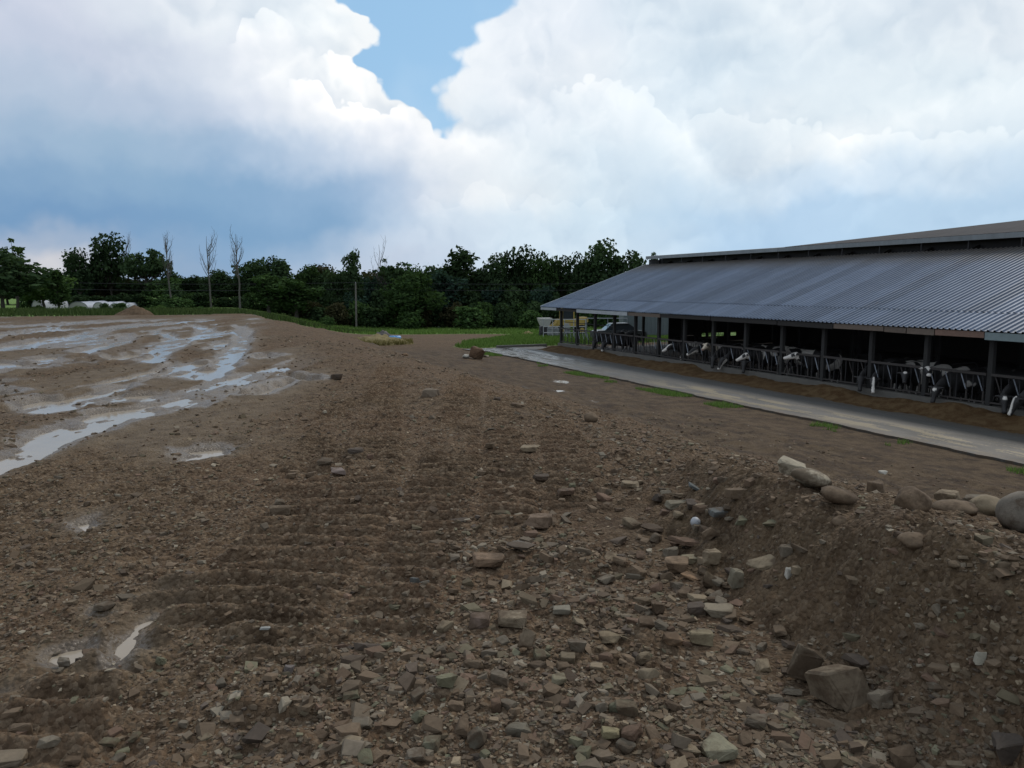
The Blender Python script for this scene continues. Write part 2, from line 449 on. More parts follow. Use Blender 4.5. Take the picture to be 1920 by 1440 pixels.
    h = np.where(dry > 0.6, np.maximum(h, PAD - 0.004 + 0.006 * clod), h)
    for P, a, b in OFFW:
        e = np.hypot((x - P[0]) / a, (y - P[1]) / b) + 1.5 * (fbm(x * 5, y * 3.5, 3, 1) - .42)
        w = 1 - sst(e, 0.7, 1.3)
        h = h * (1 - w) + (P[2] - 0.03) * w
        near_p = np.maximum(near_p, 1 - sst(e, 1, 2.2))
    # colour masks: R wet, G pale tan mud, B dark soil, A grass
    grass = np.zeros(x.shape)
    far = sst(s, 50, 56)
    gl = far * sst(y, 44, 50) * (1 - sst(x, -22, -17))
    road = np.exp(-((x - np.interp(y, [50, 58, 66, 80, 110], [-9.5, -9.0, -5.5, -4.0, -9])) / np.interp(y, [50, 60, 75, 110], [3.6, 3.2, 5.5, 8])) ** 2) * (1 - sst(y, 82, 92))
    gr = sst(s, S_END + 0.4, S_END + 2.2) * sst(x + 1.5 * (fbm(x * .4, y * .4, 3) - .5), -5.0, -3.0) * (1 - 0.96 * sst(road, 0.3, 0.7))
    g2 = sst(y, 74, 82)
    grass = np.maximum(np.maximum(gl, gr), g2 * sst(y + 10 * (fbm(x * .08, y * .08, 3) - .5), 74, 84) * (1 - 0.85 * sst(road, 0.45, 0.8)))
    edgeg = np.exp(-((q - EDGE_Q + 0.55) / 0.55) ** 2) * sst(fbm(s * 0.6, q * 0.6, 3, 2), 0.52, 0.62) * sst(s, 6, 14) * (1 - sst(s, 50, 52))
    grass = np.clip(np.maximum(grass, 0.22 * edgeg), 0, 1)
    tan = np.clip(smooth_mud * 0.9 + 0.5 * near_p, 0, 1) * on_pad
    tan = np.maximum(tan, 0.6 * np.exp(-((q - EDGE_Q + 1.1) / 0.4) ** 2) * sst(fbm(s * 0.35, q + 3, 3, 1), 0.48, 0.62) * (1 - sst(s, 49, 52)))
    dark = sst(q, 5.5, 10) * (1 - sst(s, 46, 60))
    dark = np.maximum(dark, 0.55 * sst(q, 2.1, 2.7) * (1 - sst(q, 4.5, 6)) * (1 - sst(s, 4.5, 6.0)) * (x > 0))
    wet = np.clip(near_p * 0.8 + smooth_mud * 0.45 + 0.25 * dark, 0, 1)
    return h, wet, tan, dark, grass, pud, mudzone, lane

def mesh_from(name, V, F, mat=None, smooth=False, uniform=None):
    """V (n,3), F (m,k) numpy -> mesh"""
    me = bpy.data.meshes.new(name)
    V = np.ascontiguousarray(V, dtype=np.float32); F = np.ascontiguousarray(F, dtype=np.int32)
    me.vertices.add(len(V)); me.vertices.foreach_set('co', V.ravel())
    k = F.shape[1]
    me.loops.add(F.size); me.loops.foreach_set('vertex_index', F.ravel())
    me.polygons.add(len(F)); me.polygons.foreach_set('loop_start', np.arange(0, F.size, k, dtype=np.int32))
    try: me.polygons.foreach_set('loop_total', np.full(len(F), k, dtype=np.int32))
    except Exception: pass
    me.polygons.foreach_set('use_smooth', np.full(len(F), smooth, dtype=bool))
    me.update(calc_edges=True)
    if mat: me.materials.append(mat)
    return me
def add_attr(me, name, data):
    a = me.attributes.new(name, 'FLOAT_COLOR', 'POINT')
    a.data.foreach_set('color', np.ascontiguousarray(data, dtype=np.float32).ravel())

# ------------------------------------------------------------------ materials
MATS = {}
def mat(name):
    m = bpy.data.materials.new(name); m.use_nodes = True
    nt = m.node_tree; nt.nodes.clear()
    t = NT(nt)
    out = t.new('ShaderNodeOutputMaterial'); b = t.new('ShaderNodeBsdfPrincipled')
    t.l.new(b.outputs[0], out.inputs[0])
    MATS[name] = m
    return m, t, b
def simple(name, col, rough=0.7, metal=0.0, nscale=8.0, namp=0.35, bump=0.0, coords='Object', vary=0.0, spec=0.5):
    """a plain material with grain and per-object variation"""
    m, t, b = mat(name)
    tc = t.new('ShaderNodeTexCoord')
    oi = t.new('ShaderNodeObjectInfo')
    v = t.vmath('ADD', tc.outputs[coords], t.comb(t.math('MULTIPLY', oi.outputs['Random'], 37.0), t.math('MULTIPLY', oi.outputs['Random'], 11.0), 0.0))
    n = t.noise(v, nscale, 4, 0.6)
    f = t.math('MULTIPLY_ADD', t.math('SUBTRACT', n, 0.5), 2 * namp, 1.0)
    if vary: f = t.math('MULTIPLY', f, t.math('MULTIPLY_ADD', t.math('SUBTRACT', oi.outputs['Random'], 0.5), 2 * vary, 1.0))
    t.put(b.inputs['Base Color'], t.vmath('MULTIPLY', tuple(col), t.comb(f, f, f)))
    t.put(b.inputs['Roughness'], t.math('MULTIPLY_ADD', t.math('SUBTRACT', n, 0.5), 0.3, rough, clamp=True))
    b.inputs['Metallic'].default_value = metal
    b.inputs['Specular IOR Level'].default_value = spec
    if bump:
        bp = t.new('ShaderNodeBump'); bp.inputs['Strength'].default_value = bump; bp.inputs['Distance'].default_value = 0.02
        t.put(bp.inputs['Height'], n); t.l.new(bp.outputs[0], b.inputs['Normal'])
    return m

def ground_material():
    m, t, b = mat('ground_soil')
    at = t.new('ShaderNodeAttribute', attribute_name='mask')
    rgb = t.new('ShaderNodeSeparateColor'); t.l.new(at.outputs['Color'], rgb.inputs[0])
    wet, tan, dark = rgb.outputs[0], rgb.outputs[1], rgb.outputs[2]
    grass = at.outputs['Alpha']
    g = t.new('ShaderNodeNewGeometry'); P = g.outputs['Position']
    big = t.noise(P, 0.6, 3, 0.55)
    mid = t.noise(P, 5.0, 5, 0.65)
    fine = t.noise(P, 34.0, 4, 0.7)
    grit = t.new('ShaderNodeTexVoronoi', feature='F1'); t.put(grit.inputs['Vector'], P); grit.inputs['Scale'].default_value = 42.0
    soil = t.mix(t.smooth(mid, 0.3, 0.7), (0.035, 0.0230, 0.0138), (0.116, 0.081, 0.050))
    soil = t.mix(t.smooth(big, 0.35, 0.65, 0.0, 0.6), soil, (0.100, 0.064, 0.040))
    gc = t.new('ShaderNodeSeparateColor'); t.l.new(grit.outputs['Color'], gc.inputs[0])
    peb = t.mix(gc.outputs[0], (0.050, 0.033, 0.021), (0.19, 0.142, 0.095))
    soil = t.mix(t.math('MULTIPLY', t.smooth(gc.outputs[1], 0.35, 0.6), 0.6), soil, peb)
    tanc = t.mix(t.smooth(mid, 0.3, 0.7), (0.085, 0.059, 0.034), (0.130, 0.096, 0.060))
    col = t.mix(t.math('MULTIPLY', tan, t.smooth(mid, 0.15, 0.6, 0.55, 1.0)), soil, tanc)
    dn = t.noise(P, 1.5, 5, 0.65)
    dk = t.mix(t.smooth(mid, 0.3, 0.75), (0.025, 0.0155, 0.0085), (0.066, 0.043, 0.024))
    dk = t.mix(t.smooth(dn, 0.42, 0.62, 0.0, 0.7), dk, (0.092, 0.064, 0.036))
    dk = t.mix(t.smooth(dn, 0.36, 0.50, 0.65, 0.0), dk, (0.018, 0.0125, 0.010))
    col = t.mix(t.math('MULTIPLY', dark, 0.75), col, dk)
    gr = t.mix(t.smooth(mid, 0.3, 0.7), (0.070, 0.125, 0.030), (0.14, 0.22, 0.065))
    gr = t.mix(t.smooth(big, 0.45, 0.7, 0.0, 0.5), gr, (0.10, 0.11, 0.04))
    col = t.mix(t.smooth(t.math('MULTIPLY_ADD', t.math('SUBTRACT', mid, 0.5), 0.7, grass), 0.35, 0.65), col, gr)
    f = t.math('MULTIPLY_ADD', t.math('SUBTRACT', fine, 0.5), 1.2, 1.25)
    col = t.vmath('MULTIPLY', col, t.comb(f, f, f))
    wd_ = t.math('SUBTRACT', 1.0, t.math('MULTIPLY', wet, 0.22)); col = t.vmath('MULTIPLY', col, t.comb(wd_, wd_, wd_))
    t.put(b.inputs['Base Color'], col)
    ro = t.math('SUBTRACT', t.smooth(wet, 0.7, 0.98, 0.86, 0.66), t.math('MULTIPLY', wet, t.smooth(fine, 0.3, 0.8, 0.10, 0.52)))
    t.put(b.inputs['Roughness'], ro)
    t.put(b.inputs['Specular IOR Level'], t.math('ADD', t.smooth(wet, 0.75, 1.0, 0.0, 0.32), t.math('MULTIPLY_ADD', wet, 0.16, 0.06)))
    bp = t.new('ShaderNodeBump'); bp.inputs['Distance'].default_value = 0.03
    t.put(bp.inputs['Strength'], t.math('SUBTRACT', 1.0, t.math('MULTIPLY', wet, 0.35)))
    hh = t.math('ADD', t.math('MULTIPLY', fine, 0.6), t.math('SUBTRACT', mid, t.math('MULTIPLY', grit.outputs['Distance'], 0.7)))
    t.put(bp.inputs['Height'], hh); t.l.new(bp.outputs[0], b.inputs['Normal'])
    return m

def build_ground():
    # radial spacing finer near the camera, where single clods show
    rr = [0.35]
    while rr[-1] < 2600:
        r_ = rr[-1]
        px = r_ * r_ / (768 * 1.6) * 0.52
        rr.append(r_ + (max(0.0095, min(px, 0.02 * r_)) if r_ > 1.7 else 0.06))
    rr = np.array(rr)
    aa = np.concatenate([np.arange(-180, -38, 3.0), np.arange(-38, 38.01, 0.16), np.arange(39, 180, 3.0)])
    aa = np.radians(np.unique(aa))
    A, Rr = np.meshgrid(aa, rr)
    x = (np.sin(A) * Rr).ravel(); y = (np.cos(A) * Rr).ravel()
    h, wet, tan, dark, grass, pud, mz, lane = fields(x, y)
    na, nr = len(aa), len(rr)
    idx = np.arange(na * nr).reshape(nr, na)
    a = idx[:-1, :]; b = idx[1:, :]
    F = np.stack([a, b, np.roll(b, -1, 1), np.roll(a, -1, 1)], -1).reshape(-1, 4)
    V = np.stack([x, y, h], 1)
    # close the hole under the camera
    c = len(V); V = np.vstack([V, [[0, 0, PAD]]])
    me = mesh_from('ground', V, F, ground_material(), smooth=True)
    add_attr(me, 'mask', np.vstack([np.stack([wet, tan, dark, grass], 1), [[0, 0, 0, 0]]]))
    o = bpy.data.objects.new('ground', me); COL.objects.link(o); o['kind'] = 'structure'
    return o
build_ground()

def water_material():
    m, t, b = mat('muddy_water')
    g = t.new('ShaderNodeNewGeometry')
    n = t.noise(g.outputs['Position'], 2.2, 3, 0.5)
    t.put(b.inputs['Base Color'], t.mix(n, (0.24, 0.195, 0.14), (0.33, 0.28, 0.215)))
    b.inputs['Roughness'].default_value = 0.13
    b.inputs['IOR'].default_value = 1.33
    b.inputs['Specular IOR Level'].default_value = 0.6
    bp = t.new('ShaderNodeBump'); bp.inputs['Strength'].default_value = 0.12; bp.inputs['Distance'].default_value = 0.01
    t.put(bp.inputs['Height'], t.noise(g.outputs['Position'], 9.0, 2, 0.5)); t.l.new(bp.outputs[0], b.inputs['Normal'])
    return m
WATER = water_material()
def build_water():
    # one level sheet; it shows only where wheel ruts and hollows dip below it
    cs = [xy(-4, -44), xy(-4, 2.2), xy(43, 1.5), xy(46, -44)]
    V = [(c[0], c[1], PAD - 0.012) for c in cs]
    me = mesh_from('puddle_water', np.array(V), np.array([[0, 1, 2, 3]]), WATER)
    o = bpy.data.objects.new('puddle_water', me); COL.objects.link(o); o['kind'] = 'structure'
    for P, a, b in OFFW:
        n = 20
        V = [(P[0] + math.cos(i / n * 2 * PI) * a * 1.25, P[1] + math.sin(i / n * 2 * PI) * b * 1.25, P[2] - 0.012) for i in range(n)]
        me = mesh_from('puddle_water', np.array(V), np.array([list(range(n))]), WATER)
        o = bpy.data.objects.new('puddle_water', me); COL.objects.link(o); o['kind'] = 'structure'
build_water()

# ------------------------------------------------------------------ object helpers
def empty(name, loc, rz=0.0, label=None, cat=None, group=None):
    o = bpy.data.objects.new(name, None); COL.objects.link(o)
    o.location = loc; o.rotation_euler = (0, 0, rz); o.empty_display_size = 0.3
    return tag(o, label, cat, group)
def tag(o, label=None, cat=None, group=None, kind=None):
    if label: o['label'] = label
    if cat: o['category'] = cat
    if group: o['group'] = group
    if kind: o['kind'] = kind
    return o
def obj(name, me, parent=None, loc=None, rot=None, scale=None):
    o = bpy.data.objects.new(name, me); COL.objects.link(o)
    if parent: o.parent = parent
    if loc is not None: o.location = loc
    if rot is not None: o.rotation_euler = rot
    if scale is not None: o.scale = scale
    return o
def bm_mesh(name, bm, m=None, smooth=False):
    me = bpy.data.meshes.new(name); bm.to_mesh(me); bm.free()
    if m: me.materials.append(m)
    if smooth: me.polygons.foreach_set('use_smooth', [True] * len(me.polygons))
    return me
def add_box(bm, c, d, rot=None):
    M = Matrix.Translation(Vector(c))
    if rot is not None: M = M @ rot.to_4x4()
    M = M @ Matrix.Diagonal((d[0], d[1], d[2], 1))
    bmesh.ops.create_cube(bm, size=1.0, matrix=M)
def add_bar(bm, a, b, w, h=None, seg=0):
    a = Vector(a); b = Vector(b); v = b - a; L = v.length
    if L < 1e-6: return
    q = v.to_track_quat('Z', 'Y').to_matrix().to_4x4()
    if seg:
        M = Matrix.Translation((a + b) / 2) @ q
        bmesh.ops.create_cone(bm, cap_ends=True, segments=seg, radius1=w, radius2=(h or w), depth=L, matrix=M)
    else:
        M = Matrix.Translation((a + b) / 2) @ q @ Matrix.Diagonal((w, h or w, L, 1))
        bmesh.ops.create_cube(bm, size=1.0, matrix=M)
def box_mesh(name, d, m, bevel=0.0):
    bm = bmesh.new(); add_box(bm, (0, 0, 0), d)
    if bevel: bmesh.ops.bevel(bm, geom=bm.edges[:], offset=bevel, segments=1, affect='EDGES')
    return bm_mesh(name, bm, m)
def bar_obj(name, a, b, w, m, parent, h=None, seg=0):
    bm = bmesh.new(); add_bar(bm, a, b, w, h, seg)
    return obj(name, bm_mesh(name, bm, m, False), parent)

# ------------------------------------------------------------------ concrete alley, kerb, feed
def concrete_material():
    m, t, b = mat('alley_concrete')
    g = t.new('ShaderNodeNewGeometry'); P = g.outputs['Position']
    # coordinates along / across the barn
    s = t.vmath('DOT_PRODUCT', P, (DS[0], DS[1], 0)); q = t.vmath('DOT_PRODUCT', P, (DQ[0], DQ[1], 0))
    V = t.comb(t.math('MULTIPLY', s, 0.35), t.math('MULTIPLY', q, 1.3), 0.0)
    n = t.noise(V, 1.0, 5, 0.6); f = t.noise(P, 14.0, 4, 0.65)
    base = t.mix(t.smooth(f, 0.3, 0.7), (0.032, 0.030, 0.026), (0.068, 0.064, 0.056))
    # manure film and spilt feed in long streaks
    base = t.mix(t.smooth(t.noise(t.vmath('ADD', V, (9, 3, 0)), 1.6, 5, 0.6), 0.42, 0.6, 0.0, 0.8), base, (0.038, 0.035, 0.028))
    band = t.math('MULTIPLY', t.smooth(q, EDGE_Q + 0.0, EDGE_Q + 0.5), t.smooth(q, EDGE_Q + 1.4, EDGE_Q + 2.2, 1.0, 0.0))
    band = t.math('MULTIPLY', band, t.smooth(s, 26, 33, 1.0, 0.15))
    st = t.math('MULTIPLY', t.smooth(t.math('MULTIPLY_ADD', t.math('SUBTRACT', f, 0.5), 0.3, t.noise(V, 1.3, 4, 0.55)), 0.49, 0.53), band)
    base = t.mix(t.math('MULTIPLY', st, 0.85), base, (0.17, 0.135, 0.072))
    es = t.math('MULTIPLY', t.smooth(q, EDGE_Q + 0.9, EDGE_Q - 0.1), t.smooth(t.noise(P, 2.6, 5, 0.7), 0.40, 0.55))
    base = t.mix(es, base, (0.060, 0.042, 0.026))
    br = t.smooth(q, WALL_Q - 2.6, WALL_Q - 1.4)
    base = t.mix(t.math('MULTIPLY', br, 0.8), base, (0.052, 0.038, 0.022))
    t.put(b.inputs['Base Color'], base)
    wetf = t.math('MULTIPLY', t.smooth(s, 30, 46), t.smooth(q, WALL_Q - 2.2, WALL_Q - 3.2))
    wetn = t.smooth(n, 0.35, 0.62)
    ro = t.math('SUBTRACT', 0.72, t.math('MULTIPLY', t.math('MULTIPLY_ADD', wetf, 0.55, 0.12), wetn))
    t.put(b.inputs['Roughness'], ro)
    bp = t.new('ShaderNodeBump'); bp.inputs['Strength'].default_value = 0.3; bp.inputs['Distance'].default_value = 0.01
    t.put(bp.inputs['Height'], f); t.l.new(bp.outputs[0], b.inputs['Normal'])
    return m
CONC = concrete_material()
def slab(name, pts, z0, z1, m):
    bm = bmesh.new()
    lo = [bm.verts.new((p[0], p[1], z0)) for p in pts]; hi = [bm.verts.new((p[0], p[1], z1)) for p in pts]
    bm.faces.new(hi); n = len(pts)
    for i in range(n): bm.faces.new((lo[i], lo[(i + 1) % n], hi[(i + 1) % n], hi[i]))
    bmesh.ops.recalc_face_normals(bm, faces=bm.faces[:])
    o = obj(name, bm_mesh(name, bm, m)); o['kind'] = 'structure'; return o
edge = []
rs = np.random.RandomState(5)
for s_ in np.arange(2, 49.1, 0.22): edge.append(xy(s_, EDGE_Q + 0.30 * (fbm(np.array([s_ * .8]), np.array([3.0]), 4)[0] - .5) + rs.uniform(-0.03, 0.03)))
pts = edge + [xy(49.6, 19.0), xy(51.4, 18.2), xy(51.7, 24.55), xy(2, 24.55)]
slab('feed_alley', pts, -0.3, 0.012, CONC)
kerb_m = simple('kerb_concrete', (0.105, 0.100, 0.088), 0.8, nscale=3.0, namp=0.4, bump=0.4)
slab('kerb', [xy(2, 24.55), xy(48.99, 24.55), xy(48.99, 24.95), xy(2, 24.95)], -0.3, 0.45, kerb_m)
slab('kerb', [xy(51.72, 21.0), xy(51.95, 21.0), xy(51.95, 25.0), xy(51.72, 25.0)], -0.3, 0.16, kerb_m)
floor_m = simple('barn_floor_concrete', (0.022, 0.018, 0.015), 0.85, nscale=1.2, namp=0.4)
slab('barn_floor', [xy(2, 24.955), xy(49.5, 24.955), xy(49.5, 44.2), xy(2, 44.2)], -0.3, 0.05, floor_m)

def feed():
    s_ = np.arange(3, 49.8, 0.10); q_ = np.linspace(22.2, 24.56, 34)
    Q, S = np.meshgrid(q_, s_)
    n = fbm(S * 0.6, Q * 0.8, 4, 1); f = fbm(S * 6, Q * 6, 4, 2)
    crest = 0.26 + 0.18 * (n - 0.4)
    h = crest * sst(Q, 22.9 + 0.9 * (n - 0.5), 24.3) * (0.4 + 1.1 * n) + 0.05 * (f - 0.5) * sst(Q, 22.6, 23.5)
    h = h * (1 - sst(S, 48.8, 49.7)) * sst(S, 3, 3.6) + 0.006
    X, Y = xy(S, Q)
    V = np.stack([X.ravel(), Y.ravel(), h.ravel()], 1)
    a = np.arange(S.size).reshape(S.shape)
    F = np.stack([a[:-1, :-1], a[:-1, 1:], a[1:, 1:], a[1:, :-1]], -1).reshape(-1, 4)
    m, t, b = mat('silage_feed')
    g = t.new('ShaderNodeNewGeometry'); P = g.outputs['Position']
    n1 = t.noise(P, 3.0, 4, 0.6); n2 = t.noise(P, 30.0, 4, 0.7)
    c = t.mix(t.smooth(n1, 0.35, 0.65), (0.055, 0.030, 0.014), (0.095, 0.062, 0.032))
    c = t.mix(t.smooth(n2, 0.5, 0.75, 0, 0.6), c, (0.17, 0.14, 0.07))
    t.put(b.inputs['Base Color'], c); b.inputs['Roughness'].default_value = 0.95; b.inputs['Specular IOR Level'].default_value = 0.05
    bp = t.new('ShaderNodeBump'); bp.inputs['Strength'].default_value = 0.9; bp.inputs['Distance'].default_value = 0.03
    t.put(bp.inputs['Height'], n2); t.l.new(bp.outputs[0], b.inputs['Normal'])
    o = obj('feed', mesh_from('feed', V, F, m, smooth=True)); o['kind'] = 'stuff'
    o['label'] = 'brown chopped feed heaped along the kerb below the cows'; o['category'] = 'feed'
feed()

# ------------------------------------------------------------------ barn
BQ, BS = 34.2, 27.0
bx0, by0 = xy(BS, BQ)
barn = empty('dairy_barn', (bx0, by0, 0), BA, 'long open-sided cow barn with a ribbed grey metal roof and raised ridge vent', 'barn')
def LQ(q, s, z): return Vector((q - BQ, s - BS, z))
SN = 5.0                       # near end of the barn, outside the picture
PQ = 24.75
POSTS = [48.85 - 2.44 * k for k in range(18)]

def roof_material(name, c0, c1, metal, dusty):
    m, t, b = mat(name)
    g = t.new('ShaderNodeNewGeometry'); P = g.outputs['Position']
    oi = t.new('ShaderNodeObjectInfo')
    s = t.vmath('DOT_PRODUCT', P, (DS[0], DS[1], 0)); q = t.vmath('DOT_PRODUCT', P, (DQ[0], DQ[1], 0))
    V = t.comb(t.math('MULTIPLY', s, 3.0), t.math('MULTIPLY', q, 0.35), 0.0)
    n = t.noise(V, 1.0, 5, 0.65)
    n2 = t.noise(P, 1.3, 4, 0.6)
    f = t.math('MULTIPLY_ADD', t.math('SUBTRACT', n, 0.5), 0.85, 1.0)
    f = t.math('MULTIPLY', f, t.math('MULTIPLY_ADD', t.math('SUBTRACT', oi.outputs['Random'], 0.5), 0.40, 1.0))
    c = t.mix(n2, c0, c1)
    c = t.vmath('MULTIPLY', c, t.comb(f, f, f))
    if dusty:
        d = t.smooth(t.math('MULTIPLY_ADD', t.math('SUBTRACT', n, 0.5), 1.8, q), 30.6, 33.0)
        c = t.mix(t.math('MULTIPLY', d, 0.85), c, (0.075, 0.062, 0.045))
        t.put(b.inputs['Metallic'], t.math('MULTIPLY', t.math('SUBTRACT', 1.0, d), metal))
        rs_ = t.smooth(t.noise(t.comb(t.math('MULTIPLY', s, 2.0), t.math('MULTIPLY', q, 0.5), 3.0), 1.7, 4, 0.7), 0.62, 0.8, 0.0, 0.5)
        c = t.mix(rs_, c, (0.12, 0.10, 0.085))
    else:
        b.inputs['Metallic'].default_value = metal
    t.put(b.inputs['Base Color'], c)
    t.put(b.inputs['Roughness'], t.math('MULTIPLY_ADD', n, 0.25, 0.34 if metal > .28 else 0.8))
    if metal < .28: b.inputs['Specular IOR Level'].default_value = 0.1
    return m
ROOF = roof_material('galvanised_roof', (0.092, 0.118, 0.165), (0.135, 0.165, 0.215), 0.6, True)
CAPM = roof_material('ridge_metal', (0.16, 0.18, 0.19), (0.20, 0.22, 0.23), 0.3, False)
OLDR = roof_material('weathered_roof', (0.060, 0.058, 0.060), (0.095, 0.090, 0.088), 0.0, False)
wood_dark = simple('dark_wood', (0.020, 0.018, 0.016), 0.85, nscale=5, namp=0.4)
wood_grey = simple('weathered_post_wood', (0.022, 0.022, 0.021), 0.85, nscale=7, namp=0.45, bump=0.4, vary=0.15)
wood_brown = simple('brown_board', (0.11, 0.085, 0.066), 0.8, nscale=6, namp=0.4, bump=0.3, vary=0.2)
wood_red = simple('reddish_board', (0.17, 0.105, 0.078), 0.8, nscale=6, namp=0.35, bump=0.3)
board_green = simple('green_grey_board', (0.17, 0.22, 0.225), 0.7, nscale=5, namp=0.3)
trim_white = simple('white_metal_trim', (0.36, 0.39, 0.41), 0.45, metal=0.3, nscale=3, namp=0.3)
galv = simple('galvanised_bar', (0.19, 0.21, 0.24), 0.45, metal=0.4, nscale=9, namp=0.25, vary=0.2)
rail_m = simple('worn_feed_rail', (0.036, 0.031, 0.028), 0.7, nscale=4, namp=0.4, vary=0.1)
dark_iron = simple('dark_iron', (0.016, 0.016, 0.018), 0.6, nscale=9, namp=0.3)

EAVE_Q, EAVE_Z = 24.2, 2.95
SL = 0.347; RA = math.atan(SL)
TOP_Q = 33.15
def sheet_mesh(name, L, m, wid=0.915, ribs=4, rh=0.05, sag=0.0):
    ys = []
    p = wid / ribs
    for k in range(ribs):
        y0 = k * p
        ys += [(y0, 0), (y0 + p * 0.56, 0), (y0 + p * 0.68, rh), (y0 + p * 0.88, rh)]
    ys.append((wid, 0))
    V = []; F = []
    xs = [0, L]
    for x in xs:
        for (y, z) in ys: V.append((x, y, z))
    n = len(ys)
    for j in range(n - 1): F.append((j, n + j, n + j + 1, j + 1))
    return mesh_from(name, np.array(V, float), np.array(F), m)
Ltot = (TOP_Q - EAVE_Q) / math.cos(RA)
low = sheet_mesh('roof_sheet', 1.75, ROOF)
upp = sheet_mesh('roof_sheet', Ltot - 1.65, ROOF)
ns = int((51.1 - SN) / 0.915)
rj = random.Random(4)
for i in range(ns):
    s0 = 51.1 - (i + 1) * 0.915
    for me, off, lift in ((low, 0.0, 0.0), (upp, 1.65, 0.022)):
        q = EAVE_Q + off * math.cos(RA); z = EAVE_Z + off * math.sin(RA) + lift + rj.uniform(0, 0.010)
        obj('roof_sheet', me, barn, LQ(q, s0, z), (0, -RA + rj.uniform(-0.0006, 0.0006), 0))
# rake trim at the far gable
bar_obj('rake_trim', LQ(EAVE_Q, 51.14, EAVE_Z + 0.0), LQ(TOP_Q, 51.14, EAVE_Z + (TOP_Q - EAVE_Q) * SL), 0.05, trim_white, barn, 0.16)
# rear slope
zr = EAVE_Z + (TOP_Q - EAVE_Q) * SL
# raised ridge cap over the vent slot
def quad_strip(name, sec, s0, s1, m, parent, thick=None):
    """extrude a (q, z) section along s"""
    bm = bmesh.new()
    A = [bm.verts.new(LQ(q, s0, z)) for q, z in sec]; B = [bm.verts.new(LQ(q, s1, z)) for q, z in sec]
    n = len(sec)
    for i in range(n): bm.faces.new((A[i], A[(i + 1) % n], B[(i + 1) % n], B[i]))
    bm.faces.new(A); bm.faces.new(B[::-1])
    bmesh.ops.recalc_face_normals(bm, faces=bm.faces[:])
    return obj(name, bm_mesh(name, bm, m), parent)
quad_strip('rear_roof_slope', [(35.25, zr), (44.3, zr - 9.05 * SL), (44.3, zr - 9.05 * SL - 0.05), (35.25, zr - 0.05)], SN, 51.1, ROOF, barn)
quad_strip('ridge_cap', [(33.0, 6.50), (33.0, 6.73), (34.2, 6.83), (35.4, 6.73), (35.4, 6.50), (34.2, 6.62)], 36.6, 50.9, CAPM, barn)
quad_strip('ridge_cap', [(33.0, 6.50), (33.0, 6.73), (34.2, 6.83), (35.4, 6.73), (35.4, 6.50), (34.2, 6.62)], SN, 36.58, CAPM, barn)
for sgn, q in ((1, 34.1), (1, 34.3)):  # dark sheets stand in for the shade inside the open vent gap
    bar_obj('vent_gap_shade', LQ(q, SN, zr + 0.2), LQ(q, 50.7, zr + 0.2), 0.03, dark_iron, barn, 0.62)
bar_obj('vent_end_panel', LQ(34.2, 50.75, 6.0), LQ(34.2, 50.75, 6.49), 2.0, trim_white, barn, 0.04)
for s_ in POSTS:
    bar_obj('vent_strut', LQ(33.12, s_, 6.02), LQ(33.12, s_, 6.5), 0.05, dark_iron, barn)
# the higher hipped roof that rises behind the cap
bm = bmesh.new()
A = bm.verts.new(LQ(33.06, 36.2, 6.75)); B = bm.verts.new(LQ(37.0, 24.0, 7.58)); Cc = bm.verts.new(LQ(37.0, SN, 7.64))
D_ = bm.verts.new(LQ(33.06, SN, 6.75)); E_ = bm.verts.new(LQ(41.0, 36.2, 6.75)); G_ = bm.verts.new(LQ(41.0, SN, 6.75))
bm.faces.new((A, D_, Cc, B)); bm.faces.new((A, B, E_)); bm.faces.new((B, Cc, G_, E_)); bm.faces.new((A, E_, G_, D_)); bm.faces.new((D_, G_, Cc))
bmesh.ops.recalc_face_normals(bm, faces=bm.faces[:])
obj('upper_roof', bm_mesh('upper_roof', bm, OLDR), barn)
# posts
post_me = box_mesh('post', (0.17, 0.17, 1.0), wood_grey, 0.012)
for i, s_ in enumerate(POSTS):
    h = 2.72 - 0.45
    o = obj('post', post_me, barn, LQ(PQ, s_, 0.45 + h / 2), (0, 0, rj.uniform(-.06, .06)), (1, 1, h))
for s_ in POSTS[::2]:
    obj('inner_post', post_me, barn, LQ(31.6, s_, 2.75), (0, 0, 0), (1, 1, 5.4))
    obj('inner_post', post_me, barn, LQ(37.4, s_, 2.75), (0, 0, 0), (1, 1, 5.4))
bar_obj('eave_beam', LQ(PQ, SN, 2.82), LQ(PQ, 49.1, 2.82), 0.26, wood_dark, barn, 0.14)
for s_ in POSTS:
    a = LQ(EAVE_Q + 0.15, s_ + 0.17, EAVE_Z - 0.12 + .03); b = LQ(34.1, s_ + 0.17, EAVE_Z - 0.12 + .03 + (34.1 - EAVE_Q - .15) * SL)
    bar_obj('rafter', a, b, 0.07, wood_dark, barn, 0.20)
